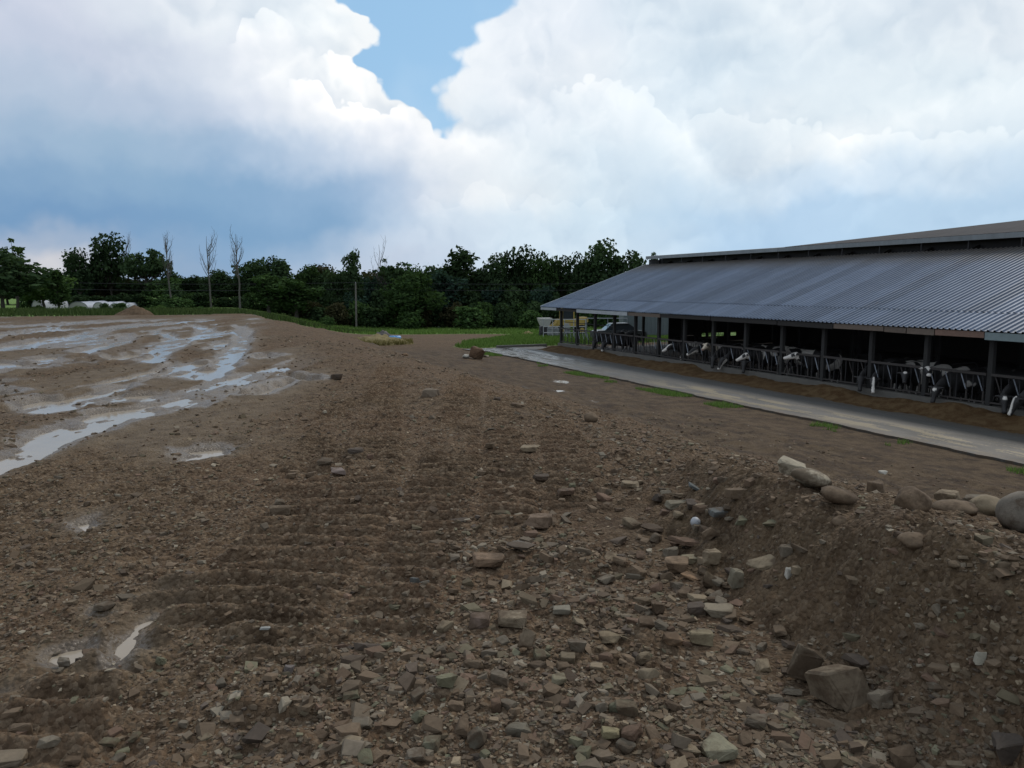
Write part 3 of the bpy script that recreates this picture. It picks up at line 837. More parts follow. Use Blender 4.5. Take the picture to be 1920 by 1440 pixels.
# fascia: photographed lengths of different boards
def s_at(px, q, z):
    """distance along the barn of the point seen at column px on the line (q, z)"""
    lo, hi = 4.0, 60.0
    for _ in range(60):
        m_ = (lo + hi) / 2; X, Y = xy(m_, q)
        c, s_ = math.cos(PITCH), math.sin(PITCH)
        dz = z - EYE; depth = Y * c - dz * s_
        u = 960 + 1440 * X / depth
        if u > px: lo = m_
        else: hi = m_
    return (lo + hi) / 2
cuts = [(1013, 1042, trim_white, .17), (1080, 1175, trim_white, .22), (1176, 1236, wood_brown, .20), (1237, 1330, wood_dark, .19), (1331, 1455, wood_dark, .20), (1456, 1560, wood_dark, .21),
        (1561, 1655, wood_brown, .19), (1656, 1697, wood_brown, .20), (1698, 1750, wood_brown, .21), (1751, 1844, wood_red, .20), (1845, 2080, board_green, .25), (2082, 2500, wood_brown, .2)]
for a, b, m_, hh in cuts:
    sa = s_at(a, EAVE_Q, 2.85); sb = max(s_at(b, EAVE_Q, 2.85), SN)
    if sb >= sa: continue
    q = EAVE_Q + 0.06 - (0.02 if m_ in (trim_white, board_green) else 0)
    bar_obj('fascia_board', LQ(q, sa - .01, EAVE_Z - 0.025 - hh / 2), LQ(q, sb + .01, EAVE_Z - 0.025 - hh / 2 + rj.uniform(-.01, .01)), hh if False else 0.03, m_, barn, hh)
bar_obj('fascia_board', LQ(EAVE_Q + 0.10, s_at(1013, EAVE_Q, 2.85), EAVE_Z - 0.13), LQ(EAVE_Q + .10, s_at(1240, EAVE_Q, 2.85), EAVE_Z - 0.13), 0.03, wood_dark, barn, 0.16)
# far gable: open bay by the alley, boarded wall with slits beyond it
gs = 48.95
for k, z in enumerate(np.arange(0.18, 4.9, 0.27)):
    holes = []
    if 0.5 < z < 0.95: holes = [(37.0, 37.9), (38.15, 39.1), (39.4, 40.3)]
    if 1.55 < z < 1.8: holes = [(34.8, 36.0), (38.6, 39.0), (39.6, 40.6)]
    if 1.8 < z < 2.0: holes = [(34.2, 36.2)]
    q0, q1 = 33.9, 43.9
    if z > 2.75: q0 = 24.9
    if z > EAVE_Z: q0 = EAVE_Q + (z - EAVE_Z + 0.3) / SL; q1 = 44.2 - (z - EAVE_Z + 0.3) / SL
    q = q0; hs = holes + [(q1, q1)]
    for (a, b) in hs:
        if a > q:
            gap = 0.03
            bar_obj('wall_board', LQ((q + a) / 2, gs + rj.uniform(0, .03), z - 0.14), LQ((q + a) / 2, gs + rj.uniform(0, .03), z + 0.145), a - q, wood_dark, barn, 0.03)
        q = b
# thin light laths left across the slits
for z in (0.42, 0.55, 0.68, 0.80, 0.92, 1.5, 1.62, 1.75): 
    bar_obj('lath', LQ(34.2, gs + .1, z), LQ(41.2, gs + .1, z), 0.035, simple('pale_lath', (0.32, 0.33, 0.33), 0.7) if z == 0.42 else MATS['pale_lath'], barn, 0.03)
# back wall
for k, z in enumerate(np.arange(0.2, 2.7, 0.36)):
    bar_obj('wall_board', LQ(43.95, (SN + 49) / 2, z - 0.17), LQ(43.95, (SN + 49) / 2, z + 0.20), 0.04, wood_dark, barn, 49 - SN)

# ------------------------------------------------------------------ headlock feed fence
FQ = 24.75
fx, fy = xy(BS, FQ)
fence = empty('headlock_fence', (fx, fy, 0.45), BA, 'row of slanted steel headlock bars under a worn feed rail along the barn kerb', 'feed fence')
def LF(q, s, z): return Vector((q - FQ, s - BS, z - 0.45))
for i in range(len(POSTS) - 1):
    a, b = POSTS[i] - 0.09, POSTS[i + 1] + 0.09
    bar_obj('top_rail', LF(FQ - .10, a, 1.50), LF(FQ - .10, b, 1.50), 0.05, rail_m, fence, 0.085)
    bar_obj('bottom_rail', LF(FQ - .06, a, 0.56), LF(FQ - .06, b, 0.56), 0.05, rail_m, fence, 0.05)
slant = None; upright = None; stub = None
def proto(name, a, b, w, m, seg=6):
    bm = bmesh.new(); add_bar(bm, a, b, w, None, seg); return bm_mesh(name, bm, m)
slant = proto('slanted_bar', (0, 0.10, 0.98), (0, -0.10, 0.47), 0.020, galv)
slant_dark = proto('slanted_bar', (0, 0.10, 0.98), (0, -0.10, 0.47), 0.020, rail_m)
upright = proto('upright_bar', (0, 0, 0.12), (0, 0, 1.03), 0.017, dark_iron)
lower = proto('lower_bar', (0, 0, 0.12), (0, 0.0, 0.46), 0.032, rail_m)
yoke = proto('yoke_bar', (0, 0.04, 0.12), (0, 0.13, 0.98), 0.014, dark_iron)
for i in range(len(POSTS) - 1):
    for k in range(4):
        s_ = POSTS[i] - 0.31 - k * 0.605
        if s_ < 8: continue
        bright = rj.random() < (0.80 if s_ > 33 else 0.62)
        o = obj('slanted_bar', slant if bright else slant_dark, fence, LF(FQ - .06, s_, 0.45))
        obj('upright_bar', upright, fence, LF(FQ - .05, s_ + 0.26, 0.45))
        obj('lower_bar', lower, fence, LF(FQ - .055, s_ - 0.13, 0.45))
        obj('yoke_bar', yoke, fence, LF(FQ - .04, s_ - 0.20, 0.45))
bar_obj('gate_rail', LF(FQ + .1, 48.7, 1.95), LF(FQ + .1, 41.8, 1.95), 0.04, dark_iron, fence)
for s_ in (46.6, 44.2, 41.8): bar_obj('gate_upright', LF(FQ + .1, s_, 1.5), LF(FQ + .1, s_, 1.97), 0.03, dark_iron, fence)

# stall loops standing inside
loop_label = 'curved steel stall divider standing in the dark barn interior'
bm = bmesh.new()
pp = [(0, 0, 0), (0, 0, 1.05), (0.12, 0, 1.18), (1.5, 0, 1.18), (1.62, 0, 1.05), (1.62, 0, 0.62), (1.5, 0, 0.5), (0.02, 0, 0.5)]
for a, b in zip(pp, pp[1:]): add_bar(bm, a, b, 0.03, None, 6)
loop_me = bm_mesh('stall_divider', bm, dark_iron)
for k, s_ in enumerate(np.arange(41.5, 14, -2.44)):
    X, Y = xy(s_, 29.2)
    o = obj('stall_divider', loop_me, None, (X, Y, 0.05), (0, 0, BA))
    tag(o, '%s curved steel stall divider inside the barn, counted from the far gable end' % ['first', 'second', 'third', 'fourth', 'fifth', 'sixth', 'seventh', 'eighth', 'ninth', 'tenth', 'eleventh', 'twelfth', 'thirteenth', 'fourteenth'][k], 'stall divider', 'stall dividers in a row inside the barn')

# ------------------------------------------------------------------ vegetation
def leaf_material(name, ca, cb, tr=0.25):
    m = bpy.data.materials.new(name); m.use_nodes = True
    m.node_tree.nodes.clear(); t = NT(m.node_tree)
    out = t.new('ShaderNodeOutputMaterial')
    oi = t.new('ShaderNodeObjectInfo'); at = t.new('ShaderNodeAttribute', attribute_name='leaf')
    c = t.mix(at.outputs['Fac'], ca, cb)
    f = t.math('MULTIPLY_ADD', oi.outputs['Random'], 0.5, 0.75)
    c = t.vmath('MULTIPLY', c, t.comb(f, f, f))
    d = t.new('ShaderNodeBsdfDiffuse'); t.put(d.inputs['Color'], c)
    l = t.new('ShaderNodeBsdfTranslucent'); t.put(l.inputs['Color'], t.vmath('MULTIPLY', c, (1.05, 1.15, 0.7)))
    mx = t.new('ShaderNodeMixShader'); mx.inputs[0].default_value = tr
    t.l.new(d.outputs[0], mx.inputs[1]); t.l.new(l.outputs[0], mx.inputs[2]); t.l.new(mx.outputs[0], out.inputs[0])
    MATS[name] = m
    return m
LEAF = {
 'dark': leaf_material('dark_foliage', (0.0204, 0.0360, 0.0180), (0.0552, 0.0888, 0.0396)),
 'mid': leaf_material('mid_foliage', (0.0288, 0.0540, 0.0216), (0.0744, 0.1260, 0.0432)),
 'light': leaf_material('light_foliage', (0.0432, 0.0768, 0.0240), (0.1020, 0.1620, 0.0504)),
 'blue': leaf_material('blue_green_foliage', (0.0228, 0.0432, 0.0336), (0.0528, 0.0912, 0.0624)),
 'rust': leaf_material('rusty_foliage', (0.0312, 0.0336, 0.0180), (0.0744, 0.0672, 0.0360)),
}
BARK = simple('bark', (0.055, 0.048, 0.040), 0.9, nscale=4, namp=0.3)
DEAD = simple('dead_wood', (0.085, 0.078, 0.070), 0.9, nscale=4, namp=0.3)

def leaves(rs, blobs, n, size, shell=0.55):
    """n leaf clumps (each one small bent quad) spread through ellipsoid blobs (cx,cy,cz,rx,ry,rz)"""
    B = np.array(blobs); vol = (B[:, 3] * B[:, 4] * B[:, 5]) ** (2 / 3.0)
    pick = rs.choice(len(B), n, p=vol / vol.sum())
    d = rs.normal(size=(n, 3)); d /= np.linalg.norm(d, axis=1, keepdims=True)
    rad = shell + (1 - shell) * rs.rand(n) ** 0.6
    lump = 1 + 0.22 * np.sin(d[:, 0] * 5 + pick) * np.cos(d[:, 2] * 6 + pick * 2.1) + 0.12 * rs.normal(size=n)
    c = B[pick, :3] + d * B[pick, 3:] * (rad * lump)[:, None]
    nrm = d * 0.6 + rs.normal(size=(n, 3)) * 0.6; nrm[:, 2] += 0.35
    nrm /= np.linalg.norm(nrm, axis=1, keepdims=True)
    t1 = np.cross(nrm, rs.normal(size=(n, 3))); t1 /= np.linalg.norm(t1, axis=1, keepdims=True)
    t2 = np.cross(nrm, t1)
    s = size * (0.5 + rs.rand(n) * 0.9)
    a = (s * (0.8 + 0.5 * rs.rand(n)))[:, None]; b = (s * 0.62)[:, None]
    V = np.stack([c - t1 * a, c + t2 * b + nrm * a * .2, c + t1 * a, c - t2 * b - nrm * a * .2], 1).reshape(-1, 3)
    F = np.arange(4 * n).reshape(n, 4)
    tint = np.repeat(np.clip(rs.rand(n) * 0.75 + 0.25 * (d[:, 2] * .5 + .5) * 0 + 0.12 * np.sin(pick * 1.7), 0, 1), 4)
    return V, F, tint

def limb_bm(bm, a, b, r0, r1, seg=5):
    a = Vector(a); b = Vector(b); v = b - a
    if v.length < 1e-4: return
    M = Matrix.Translation((a + b) / 2) @ v.to_track_quat('Z', 'Y').to_matrix().to_4x4()
    bmesh.ops.create_cone(bm, cap_ends=False, segments=seg, radius1=r0, radius2=r1, depth=v.length, matrix=M)

def tree_meshes(seed, kind):
    """crown and trunk of a tree 1 m high; scaled on placing"""
    rs = np.random.RandomState(seed)
    blobs = []
    if kind == 'round':
        trunk_top = 0.55; w = 0.34
        for i in range(17):
            z = rs.uniform(0.34, 0.90); ww = w * math.sqrt(max(0.08, 1 - ((z - 0.60) / 0.40) ** 2))
            an = rs.uniform(0, 2 * PI); rr = ww * rs.uniform(0.35, 0.85)
            r_ = rs.uniform(0.10, 0.17)
            blobs.append((math.cos(an) * rr, math.sin(an) * rr, z, r_, r_, r_ * 0.85))
        blobs += [(0, 0, 0.48, .27, .27, .22), (0, 0, 0.68, .22, .22, .18)]
        n, size = 2900, 0.027
    elif kind == 'tall':
        trunk_top = 0.6; w = 0.19
        for i in range(16):
            z = rs.uniform(0.22, 0.94); ww = w * math.sqrt(max(0.1, 1 - ((z - 0.55) / 0.45) ** 2))
            an = rs.uniform(0, 2 * PI); rr = ww * rs.uniform(0.2, 0.9); r_ = rs.uniform(0.07, 0.12)
            blobs.append((math.cos(an) * rr, math.sin(an) * rr, z, r_, r_, r_ * 0.95))
        blobs += [(0, 0, 0.4, .15, .15, .26), (0, 0, 0.68, .12, .12, .18)]
        n, size = 2500, 0.024
    elif kind == 'sparse':
        trunk_top = 0.8; w = 0.20
        for i in range(24):
            z = rs.uniform(0.38, 0.96); an = rs.uniform(0, 2 * PI); rr = w * rs.uniform(0.1, 1.0) * (1.0 if z < .85 else .6); r_ = rs.uniform(0.035, 0.075)
            blobs.append((math.cos(an) * rr, math.sin(an) * rr, z, r_, r_, r_ * 0.7))
        n, size = 1300, 0.019
    elif kind == 'spread':
        trunk_top = 0.6; w = 0.48
        for i in range(18):
            z = rs.uniform(0.46, 0.90); ww = w * math.sqrt(max(0.1, 1 - ((z - 0.62) / 0.33) ** 2))
            an = rs.uniform(0, 2 * PI); rr = ww * rs.uniform(0.3, 0.9); r_ = rs.uniform(0.08, 0.15)
            blobs.append((math.cos(an) * rr, math.sin(an) * rr, z, r_ * 1.15, r_, r_ * 0.66))
        blobs += [(0, 0, 0.62, .33, .33, .16)]
        n, size = 2900, 0.029
    elif kind == 'low':
        trunk_top = 0.5; w = 0.5
        for i in range(13):
            z = rs.uniform(0.16, 0.80); an = rs.uniform(0, 2 * PI); rr = w * rs.uniform(0.1, 0.8) * math.sqrt(max(.1, 1 - (z / 1.0) ** 2)); r_ = rs.uniform(0.13, 0.22)
            blobs.append((math.cos(an) * rr, math.sin(an) * rr, z, r_, r_, r_ * 0.85))
        blobs += [(0, 0, 0.35, .42, .42, .38)]
        n, size = 2000, 0.046
    V, F, tint = leaves(rs, blobs, n, size)
    # stray sprigs that break the outline
    me = mesh_from('crown', V, F)
    a = me.attributes.new('leaf', 'FLOAT', 'POINT'); a.data.foreach_set('value', tint.astype(np.float32))
    bm = bmesh.new()
    p = Vector((0, 0, 0)); r0 = 0.022 if kind != 'low' else 0.03; K = 5
    path = [p.copy()]
    for i in range(K):
        p = p + Vector((rs.uniform(-.02, .02), rs.uniform(-.02, .02), trunk_top / K)); path.append(p.copy())
    for i in range(K):
        limb_bm(bm, path[i], path[i + 1], r0 * (1 - i / K * 0.6), r0 * (1 - (i + 1) / K * 0.6), 6)
    for b in blobs:
        k = min(K, max(1, int(b[2] * 0.6 / trunk_top * K))); limb_bm(bm, path[k], b[:3], r0 * 0.35, r0 * 0.10, 4)
    tm = bm_mesh('trunk', bm, None)
    return me, tm
KINDS = {k: [tree_meshes(100 + 7 * i + 31 * j, k) for i in range(n)] for j, (k, n) in enumerate((('round', 4), ('tall', 3), ('sparse', 2), ('spread', 2), ('low', 3)))}
_leafed = {}
def with_mat(me, m, tagk):
    key = (me.name, tagk)
    if key not in _leafed:
        c = me.copy(); c.name = me.name.split('.')[0]; c.materials.append(m); _leafed[key] = c
    return _leafed[key]
tr = random.Random(21)
def gz(x, y): return float(base_h(np.array([x]), np.array([y]))[0])
def at_depth(px, depth):
    d = ray(px, 600); x = d[0] / d[1] * depth
    return x, depth
def z_seen(py, depth):
    d = ray(960, py); return EYE + d[2] / d[1] * depth
def tree(px, w, top, kind, leaf, depth, label, cat='tree', group=None, name=None):
    x, y = at_depth(px, depth)
    z0 = gz(x, y) - 0.15; h = z_seen(top, depth) - z0
    crown, trunk = tr.choice(KINDS[kind])
    nat = {'round': .86, 'tall': .52, 'sparse': .5, 'spread': 1.15, 'low': 1.3}[kind] * h
    W_ = w * (1.5 if kind in ('round', 'tall') else 1.15) / 1440 * depth; k = min(max(W_ / nat, 0.45), 2.4)
    o = empty(name or {'low': 'shrub'}.get(kind, 'leafy_tree'), (x, y, z0), tr.uniform(0, 6.28), label, cat, group)
    c = obj('crown', with_mat(crown, LEAF[leaf], leaf), o, scale=(h * k, h * k, h))
    t_ = obj('stem' if kind == 'low' else 'trunk', with_mat(trunk, BARK, 'bark'), o, scale=(h * max(k, .7), h * max(k, .7), h))
    return o
T = tree
ORD = ['first', 'second', 'third', 'fourth', 'fifth', 'sixth', 'seventh', 'eighth', 'ninth', 'tenth', 'eleventh', 'twelfth', 'thirteenth']
def by_marks(px_list, noun, row, marks):
    """labels for a row of look-alikes, each counted off from the nearest landmark to its left"""
    out = []; cnt = {}
    for px in px_list:
        ms = [m for m in marks if m[0] <= px]
        if ms: m = ms[-1]; side = 'right of'
        else: m = marks[0]; side = 'left of'
        cnt[(m, side)] = cnt.get((m, side), 0) + 1
    tot = dict(cnt); seen = {}
    for px in px_list:
        ms = [m for m in marks if m[0] <= px]
        m, side = (ms[-1], 'right of') if ms else (marks[0], 'left of')
        seen[(m, side)] = seen.get((m, side), 0) + 1
        k = seen[(m, side)] if side == 'right of' else tot[(m, side)] - seen[(m, side)] + 1
        out.append('%s %s %s %s, %s' % (ORD[k - 1], noun, side, m[1], row))
    return out
MK_L = [(254, 'the dirt pile'), (323, 'the slimmest bare poplar'), (397, 'the widest bare poplar'), (451, 'the pale-trunked bare poplar')]
MK_R = [(570, 'the brighter green treetop'), (668, 'the utility pole'), (768, 'the broad tree'), (861, 'the pointed tree'), (975, 'the highest even-line tree'), (1128, 'the largest tree')]
T(8, 120, 470, 'round', 'dark', 100, 'big dark tree at the far left edge of the picture')
T(34, 62, 446, 'sparse', 'light', 108, 'thin pale crown rising above the big dark tree at the left edge')
T(84, 76, 502, 'round', 'light', 112, 'yellowish green round tree between the left edge trees and the first white tunnel')
T(111, 44, 506, 'tall', 'mid', 108, 'green tree whose foliage reaches the ground left of the widest white tunnel')
T(152, 54, 468, 'round', 'dark', 132, 'dark tree with a loose crown on the left shoulder of the tall rounded tree')
T(211, 62, 439, 'round', 'dark', 135, 'tallest dark rounded tree of the left group')
T(281, 100, 455, 'spread', 'dark', 135, 'dark umbrella shaped tree just right of the tallest rounded tree')
T(62, 60, 505, 'low', 'mid', 118, 'bushy tree between the left edge tree and the yellowish round tree')
mid_lab = 'dark tree standing in the dense wood edge behind the dirt lot'
mg = 'trees of the dense wood edge'
_lst = sorted([(180,80,518,'round','blue',140),(225,70,512,'round','rust',138),(262,70,520,'round','dark',138),(308,60,520,'round','mid',134),(345,52,514,'round','dark',140),
    (372,54,518,'round','dark',142),(402,56,510,'round','dark',138),(130,60,520,'round','blue',142),(330,60,528,'low','dark',130),(430,54,504,'round','dark',140)])
for lab_, (px, w, top, kd, lf, dp) in zip(by_marks([l[0] for l in _lst], 'dark low-topped tree', 'in the wood edge', [(150, 'the loose-crowned left tree')] + MK_L), _lst):
    T(px, w, top, kd, lf, dp, lab_, group=mg)
T(365, 34, 512, 'tall', 'dark', 139, 'small pointed dark tree between the first and second bare poplars')
T(478, 60, 479, 'round', 'dark', 138, 'dark round-topped tree just right of the third bare poplar')
T(508, 46, 482, 'round', 'dark', 141, 'dark tree in the middle of the round-topped trio right of the bare poplars')
T(532, 44, 490, 'tall', 'dark', 137, 'right-hand tree of the round-topped trio beyond the dirt lot')
T(505, 70, 514, 'tall', 'mid', 122, 'mid green tree standing forward of the wood, nearest the weedy end of the dirt lot')
T(556, 64, 520, 'tall', 'mid', 124, 'mid green tree beside the forward one, branches hanging low')
T(572, 54, 494, 'round', 'mid', 138, 'brighter green treetop left of the sparse feathery one')
T(603, 48, 497, 'round', 'dark', 140, 'dark double-lobed treetop between the green treetop and the utility pole')
T(628, 40, 499, 'round', 'dark', 138, 'low dark treetop directly left of the utility pole')
T(661, 34, 468, 'tall', 'dark', 136, 'feathery sparse tree rising above the utility pole')
T(690, 50, 508, 'round', 'blue', 140, 'bluish dark tree under the fourth bare poplar, right of the pole')
T(727, 50, 484, 'sparse', 'mid', 138, 'thin-topped tree right of the fourth bare poplar')
T(745, 60, 488, 'round', 'dark', 139, 'dark tree behind the broad green tree, left of its top')
T(785, 56, 486, 'round', 'mid', 139, 'leafy treetop above the right side of the broad green tree')
T(768, 96, 508, 'round', 'mid', 124, 'broad green tree standing forward of the wood right of the utility pole')
T(819, 46, 490, 'round', 'dark', 139, 'dark treetop left of the pointed tall one')
T(861, 66, 466, 'tall', 'dark', 137, 'tall pointed dark tree left of the long even tree line')
T(840, 60, 500, 'tall', 'blue', 132, 'bluish tree in front of the pointed tall dark one')
T(893, 52, 490, 'round', 'dark', 139, 'dark treetop right of the pointed tall tree, before the even line')
T(931, 60, 472, 'round', 'dark', 137, 'first tree of the long even line left of the barn roof')
T(975, 60, 463, 'round', 'dark', 138, 'highest rounded tree of the long even line left of the barn roof')
T(1018, 54, 466, 'round', 'mid', 137, 'greener round tree in the long even line, above the barn roof tip')
T(1052, 48, 474, 'round', 'dark', 138, 'last tree of the long even line before the gap')
T(1089, 46, 476, 'round', 'dark', 136, 'slim tree with sky gaps left of the largest tree by the roof')
T(1128, 74, 452, 'round', 'dark', 134, 'largest dark tree, directly behind the sloping barn roof edge')
T(1168, 66, 464, 'round', 'dark', 134, 'wide tree on the right flank of the largest one, touching the ridge end')
T(1196, 50, 488, 'round', 'mid', 136, 'low green tree just left of the barn ridge end')
T(1226, 30, 473, 'sparse', 'mid', 132, 'twiggy treetop peeping over the barn ridge cap')
# fill rows of the wood
fl = 'dark green tree in the inner wood behind the front trees'
_p = [p + tr.uniform(-9, 9) for p in range(560, 1300, 36)]
for px, fl in zip(_p, by_marks(_p, 'dark tree', 'deep in the wood', MK_R)):
    T(px, 72, tr.uniform(496, 508), 'round', tr.choice(['dark', 'dark', 'blue', 'rust']), 146 + tr.uniform(-2, 4), fl, group='inner wood trees')
_p = [p + tr.uniform(-9, 9) for p in range(-60, 560, 40)]
for px, fl in zip(_p, by_marks(_p, 'dark tree', 'deep in the wood', MK_L)):
    T(px, 74, tr.uniform(516, 526), 'round', tr.choice(['dark', 'dark', 'blue']), 150 + tr.uniform(-2, 4), fl, group='inner wood trees')
ul = 'leafy undergrowth bush along the foot of the wood'
_p = [p + tr.uniform(-8, 8) for p in range(150, 560, 27)]
for px, ul in zip(_p, by_marks(_p, 'leafy bush', 'along the foot of the wood', MK_L)):
    T(px, 58, tr.uniform(544, 556), 'low', tr.choice(['dark', 'mid', 'dark']), 128 + tr.uniform(-3, 3), ul, 'bush', 'undergrowth bushes at the foot of the wood')
_p = [p + tr.uniform(-8, 8) for p in range(575, 1290, 30)]
for px, ul in zip(_p, by_marks(_p, 'leafy bush', 'front row by the wood', MK_R)):
    T(px, 62, tr.uniform(556, 578), 'low', tr.choice(['dark', 'dark', 'mid', 'rust']), 127 + tr.uniform(-3, 3), ul, 'bush', 'undergrowth bushes at the foot of the wood')
_p = [p + tr.uniform(-8, 8) for p in range(590, 1290, 42)]
for px, ul in zip(_p, by_marks(_p, 'tall dark bush', 'second row by the wood', MK_R)):
    T(px, 78, tr.uniform(528, 545), 'low', tr.choice(['dark', 'dark', 'blue']), 133 + tr.uniform(-3, 3), ul, 'bush', 'undergrowth bushes at the foot of the wood')
T(200, 27, 565, 'low', 'mid', 88, 'small round bush by itself in front of the white tunnels', 'bush')
T(150, 44, 572, 'low', 'light', 106, 'pale weed clump in front of the widest white tunnel', 'bush')
T(70, 40, 571, 'low', 'light', 106, 'pale weed clump in front of the leftmost white tunnel', 'bush')
T(228, 36, 566, 'low', 'mid', 106, 'green weed clump between the small lone bush and the dirt pile', 'bush')
T(333, 66, 556, 'low', 'mid', 104, 'bright bramble mound right of the dirt pile', 'bush')
T(298, 40, 571, 'low', 'light', 100, 'low pale weed clump immediately right of the dirt pile', 'bush')
T(372, 50, 573, 'low', 'mid', 98, 'low bush below the second bare poplar', 'bush')
T(440, 60, 577, 'low', 'light', 92, 'weedy bush at the foot of the third bare poplar', 'bush')
T(488, 60, 584, 'low', 'mid', 84, 'weedy bush where the dirt lot ends under the green trees', 'bush')
T(530, 44, 590, 'low', 'light', 82, 'last low weed clump on the left of the bare ground crest', 'bush')
T(613, 36, 590, 'low', 'mid', 116, 'small shrub on the verge left of the utility pole', 'bush')
T(768, 70, 572, 'low', 'mid', 120, 'rounded bush right under the broad green tree', 'bush')
T(885, 90, 570, 'low', 'mid', 121, 'long lighter bush mass left of the meadow hay clump', 'bush')
T(992, 56, 578, 'low', 'mid', 121, 'bush just left of the pale feed hopper', 'bush')

# bare poplars
def bare(px, w, top, base, depth, seed, label):
    rs = np.random.RandomState(seed)
    x, y = at_depth(px, depth); z0 = gz(x, y) - .1; H = z_seen(top, depth) - z0; Wd = w / 1440 * depth
    bm = bmesh.new(); p = Vector((0, 0, 0)); path = [p.copy()]
    K = 9
    for i in range(K):
        p = p + Vector((rs.uniform(-.10, .10), rs.uniform(-.1, .1), H * 0.94 / K)); path.append(p.copy())
    o = empty('bare_poplar', (x, y, z0), 0, label, 'tree', 'bare poplars in the wood edge')
    for i in range(K): limb_bm(bm, path[i], path[i + 1], 0.15 * (1 - i / K) + .02, 0.15 * (1 - (i + 1) / K) + .02, 6)
    obj('trunk', bm_mesh('trunk', bm, DEAD), o)
    for j in range(15):
        bm = bmesh.new(); f = rs.uniform(0.36, 0.86); i = int(f * K); a = path[i].lerp(path[min(K, i + 1)], f * K - i)
        an = rs.uniform(0, 2 * PI); reach = Wd * 0.5 * rs.uniform(0.45, 1.0); L = min(H * rs.uniform(0.14, 0.30), H - a.z)
        q = a; n = 5
        for k in range(n):
            g = (k + 1) / n; rr = reach * math.sin(g * PI / 2)
            b = a + Vector((math.cos(an) * rr, math.sin(an) * rr, L * g)) + Vector((rs.uniform(-.06, .06), rs.uniform(-.06, .06), 0))
            limb_bm(bm, q, b, 0.045 * (1 - k / n) + .012, 0.045 * (1 - (k + 1) / n) + .012, 4)
            for m_ in range(2):
                c = b + Vector((rs.uniform(-.45, .45), rs.uniform(-.45, .45), rs.uniform(.35, .9)))
                limb_bm(bm, b, c, 0.014, 0.008, 3)
            q = b
        obj('branch', bm_mesh('branch', bm, DEAD), o)
bare(323, 24, 431, 570, 126, 1, 'first bare poplar from the left, slim and leafless, right of the umbrella tree')
bare(397, 40, 434, 575, 126, 2, 'second bare poplar, with the widest spray of low twigs')
bare(451, 30, 429, 585, 118, 3, 'third bare poplar, pale trunk visible down to the weeds')
bare(711, 34, 449, 590, 140, 4, 'fourth bare poplar, pale twigs fanning above the wood centre')
bare(246, 18, 441, 570, 139, 5, 'faint bare poplar between the rounded tree and the umbrella tree')

# grass and weeds: blades, nobody could count them
def blades(name, n, region, hgt, width, m, seed, label, cat='grass'):
    rs = np.random.RandomState(seed); X = []; Y = []; tot = 0
    while tot < n:
        x, y = region(rs, n); X.append(x); Y.append(y); tot += len(x)
    x = np.concatenate(X)[:n]; y = np.concatenate(Y)[:n]
    z = base_h(x, y); h = hgt * (0.5 + rs.rand(n)); a = rs.rand(n) * 2 * PI; w = width * (.6 + .8 * rs.rand(n))
    lx = rs.normal(size=n) * 0.35 * h; ly = rs.normal(size=n) * 0.35 * h
    V = np.stack([np.stack([x - np.cos(a) * w, y - np.sin(a) * w, z - .02], 1), np.stack([x + np.cos(a) * w, y + np.sin(a) * w, z - .02], 1), np.stack([x + lx, y + ly, z + h], 1)], 1).reshape(-1, 3)
    me = mesh_from(name, V, np.arange(3 * n).reshape(n, 3), m)
    t_ = me.attributes.new('leaf', 'FLOAT', 'POINT'); t_.data.foreach_set('value', np.repeat(rs.rand(n), 3).astype(np.float32))
    o = obj(name, me); tag(o, label, cat, kind='stuff'); return o
GR = leaf_material('grass_blades', (0.065, 0.115, 0.028), (0.15, 0.23, 0.065), 0.2)
DRYG = leaf_material('dry_grass_blades', (0.12, 0.11, 0.035), (0.26, 0.22, 0.09), 0.15)
WEED = leaf_material('weed_blades', (0.030, 0.048, 0.018), (0.075, 0.10, 0.04), 0.2)
def reg_box(x0, x1, y0, y1, thr=0.5, key=None):
    def f(rs, n):
        x = rs.uniform(x0, x1, n * 2); y = y0 + (y1 - y0) * rs.rand(n * 2)
        g = fields(x, y)[4] if key is None else key(x, y)
        k = g > thr; return x[k], y[k]
    return f
blades('meadow_grass', 26000, reg_box(-8, 16, 53, 76), 0.20, 0.035, GR, 1, 'short bright green meadow grass beyond the end of the alley')
blades('meadow_grass', 16000, reg_box(-34, 22, 76, 126), 0.28, 0.07, GR, 2, 'far green meadow strip in front of the wood')
blades('tall_weeds', 20000, reg_box(-75, -17, 54, 104), 0.40, 0.06, WEED, 3, 'tall green weeds along the far edge of the dirt lot', 'weeds')
def eg(x, y):
    s, q = sq(x, y); return fields(x, y)[4] * (np.abs(q - EDGE_Q + 0.6) < 0.7)
blades('verge_grass', 7000, reg_box(-4, 18, 16, 52, 0.10, eg), 0.10, 0.012, GR, 4, 'sparse low grass tufts beside the concrete alley edge')

# ------------------------------------------------------------------ things beyond the lot
white_p = simple('white_plastic', (0.30, 0.31, 0.32), 0.5, namp=0.15)
film = simple('white_tunnel_film', (0.38, 0.40, 0.44), 0.45, nscale=1.5, namp=0.12)
yellow = simple('yellow_paint', (0.34, 0.24, 0.06), 0.5, namp=0.2)
blue_p = simple('blue_plastic', (0.05, 0.20, 0.42), 0.35, nscale=3, namp=0.2)
glassm = simple('dark_window_glass', (0.03, 0.035, 0.04), 0.08, namp=0.1)
silver = simple('silver_car_paint', (0.10, 0.11, 0.12), 0.3, metal=0.5, namp=0.1)
black_r = simple('black_rubber', (0.015, 0.015, 0.016), 0.8, namp=0.3)
pale_tarp = simple('pale_tarp', (0.40, 0.40, 0.38), 0.7, namp=0.25)

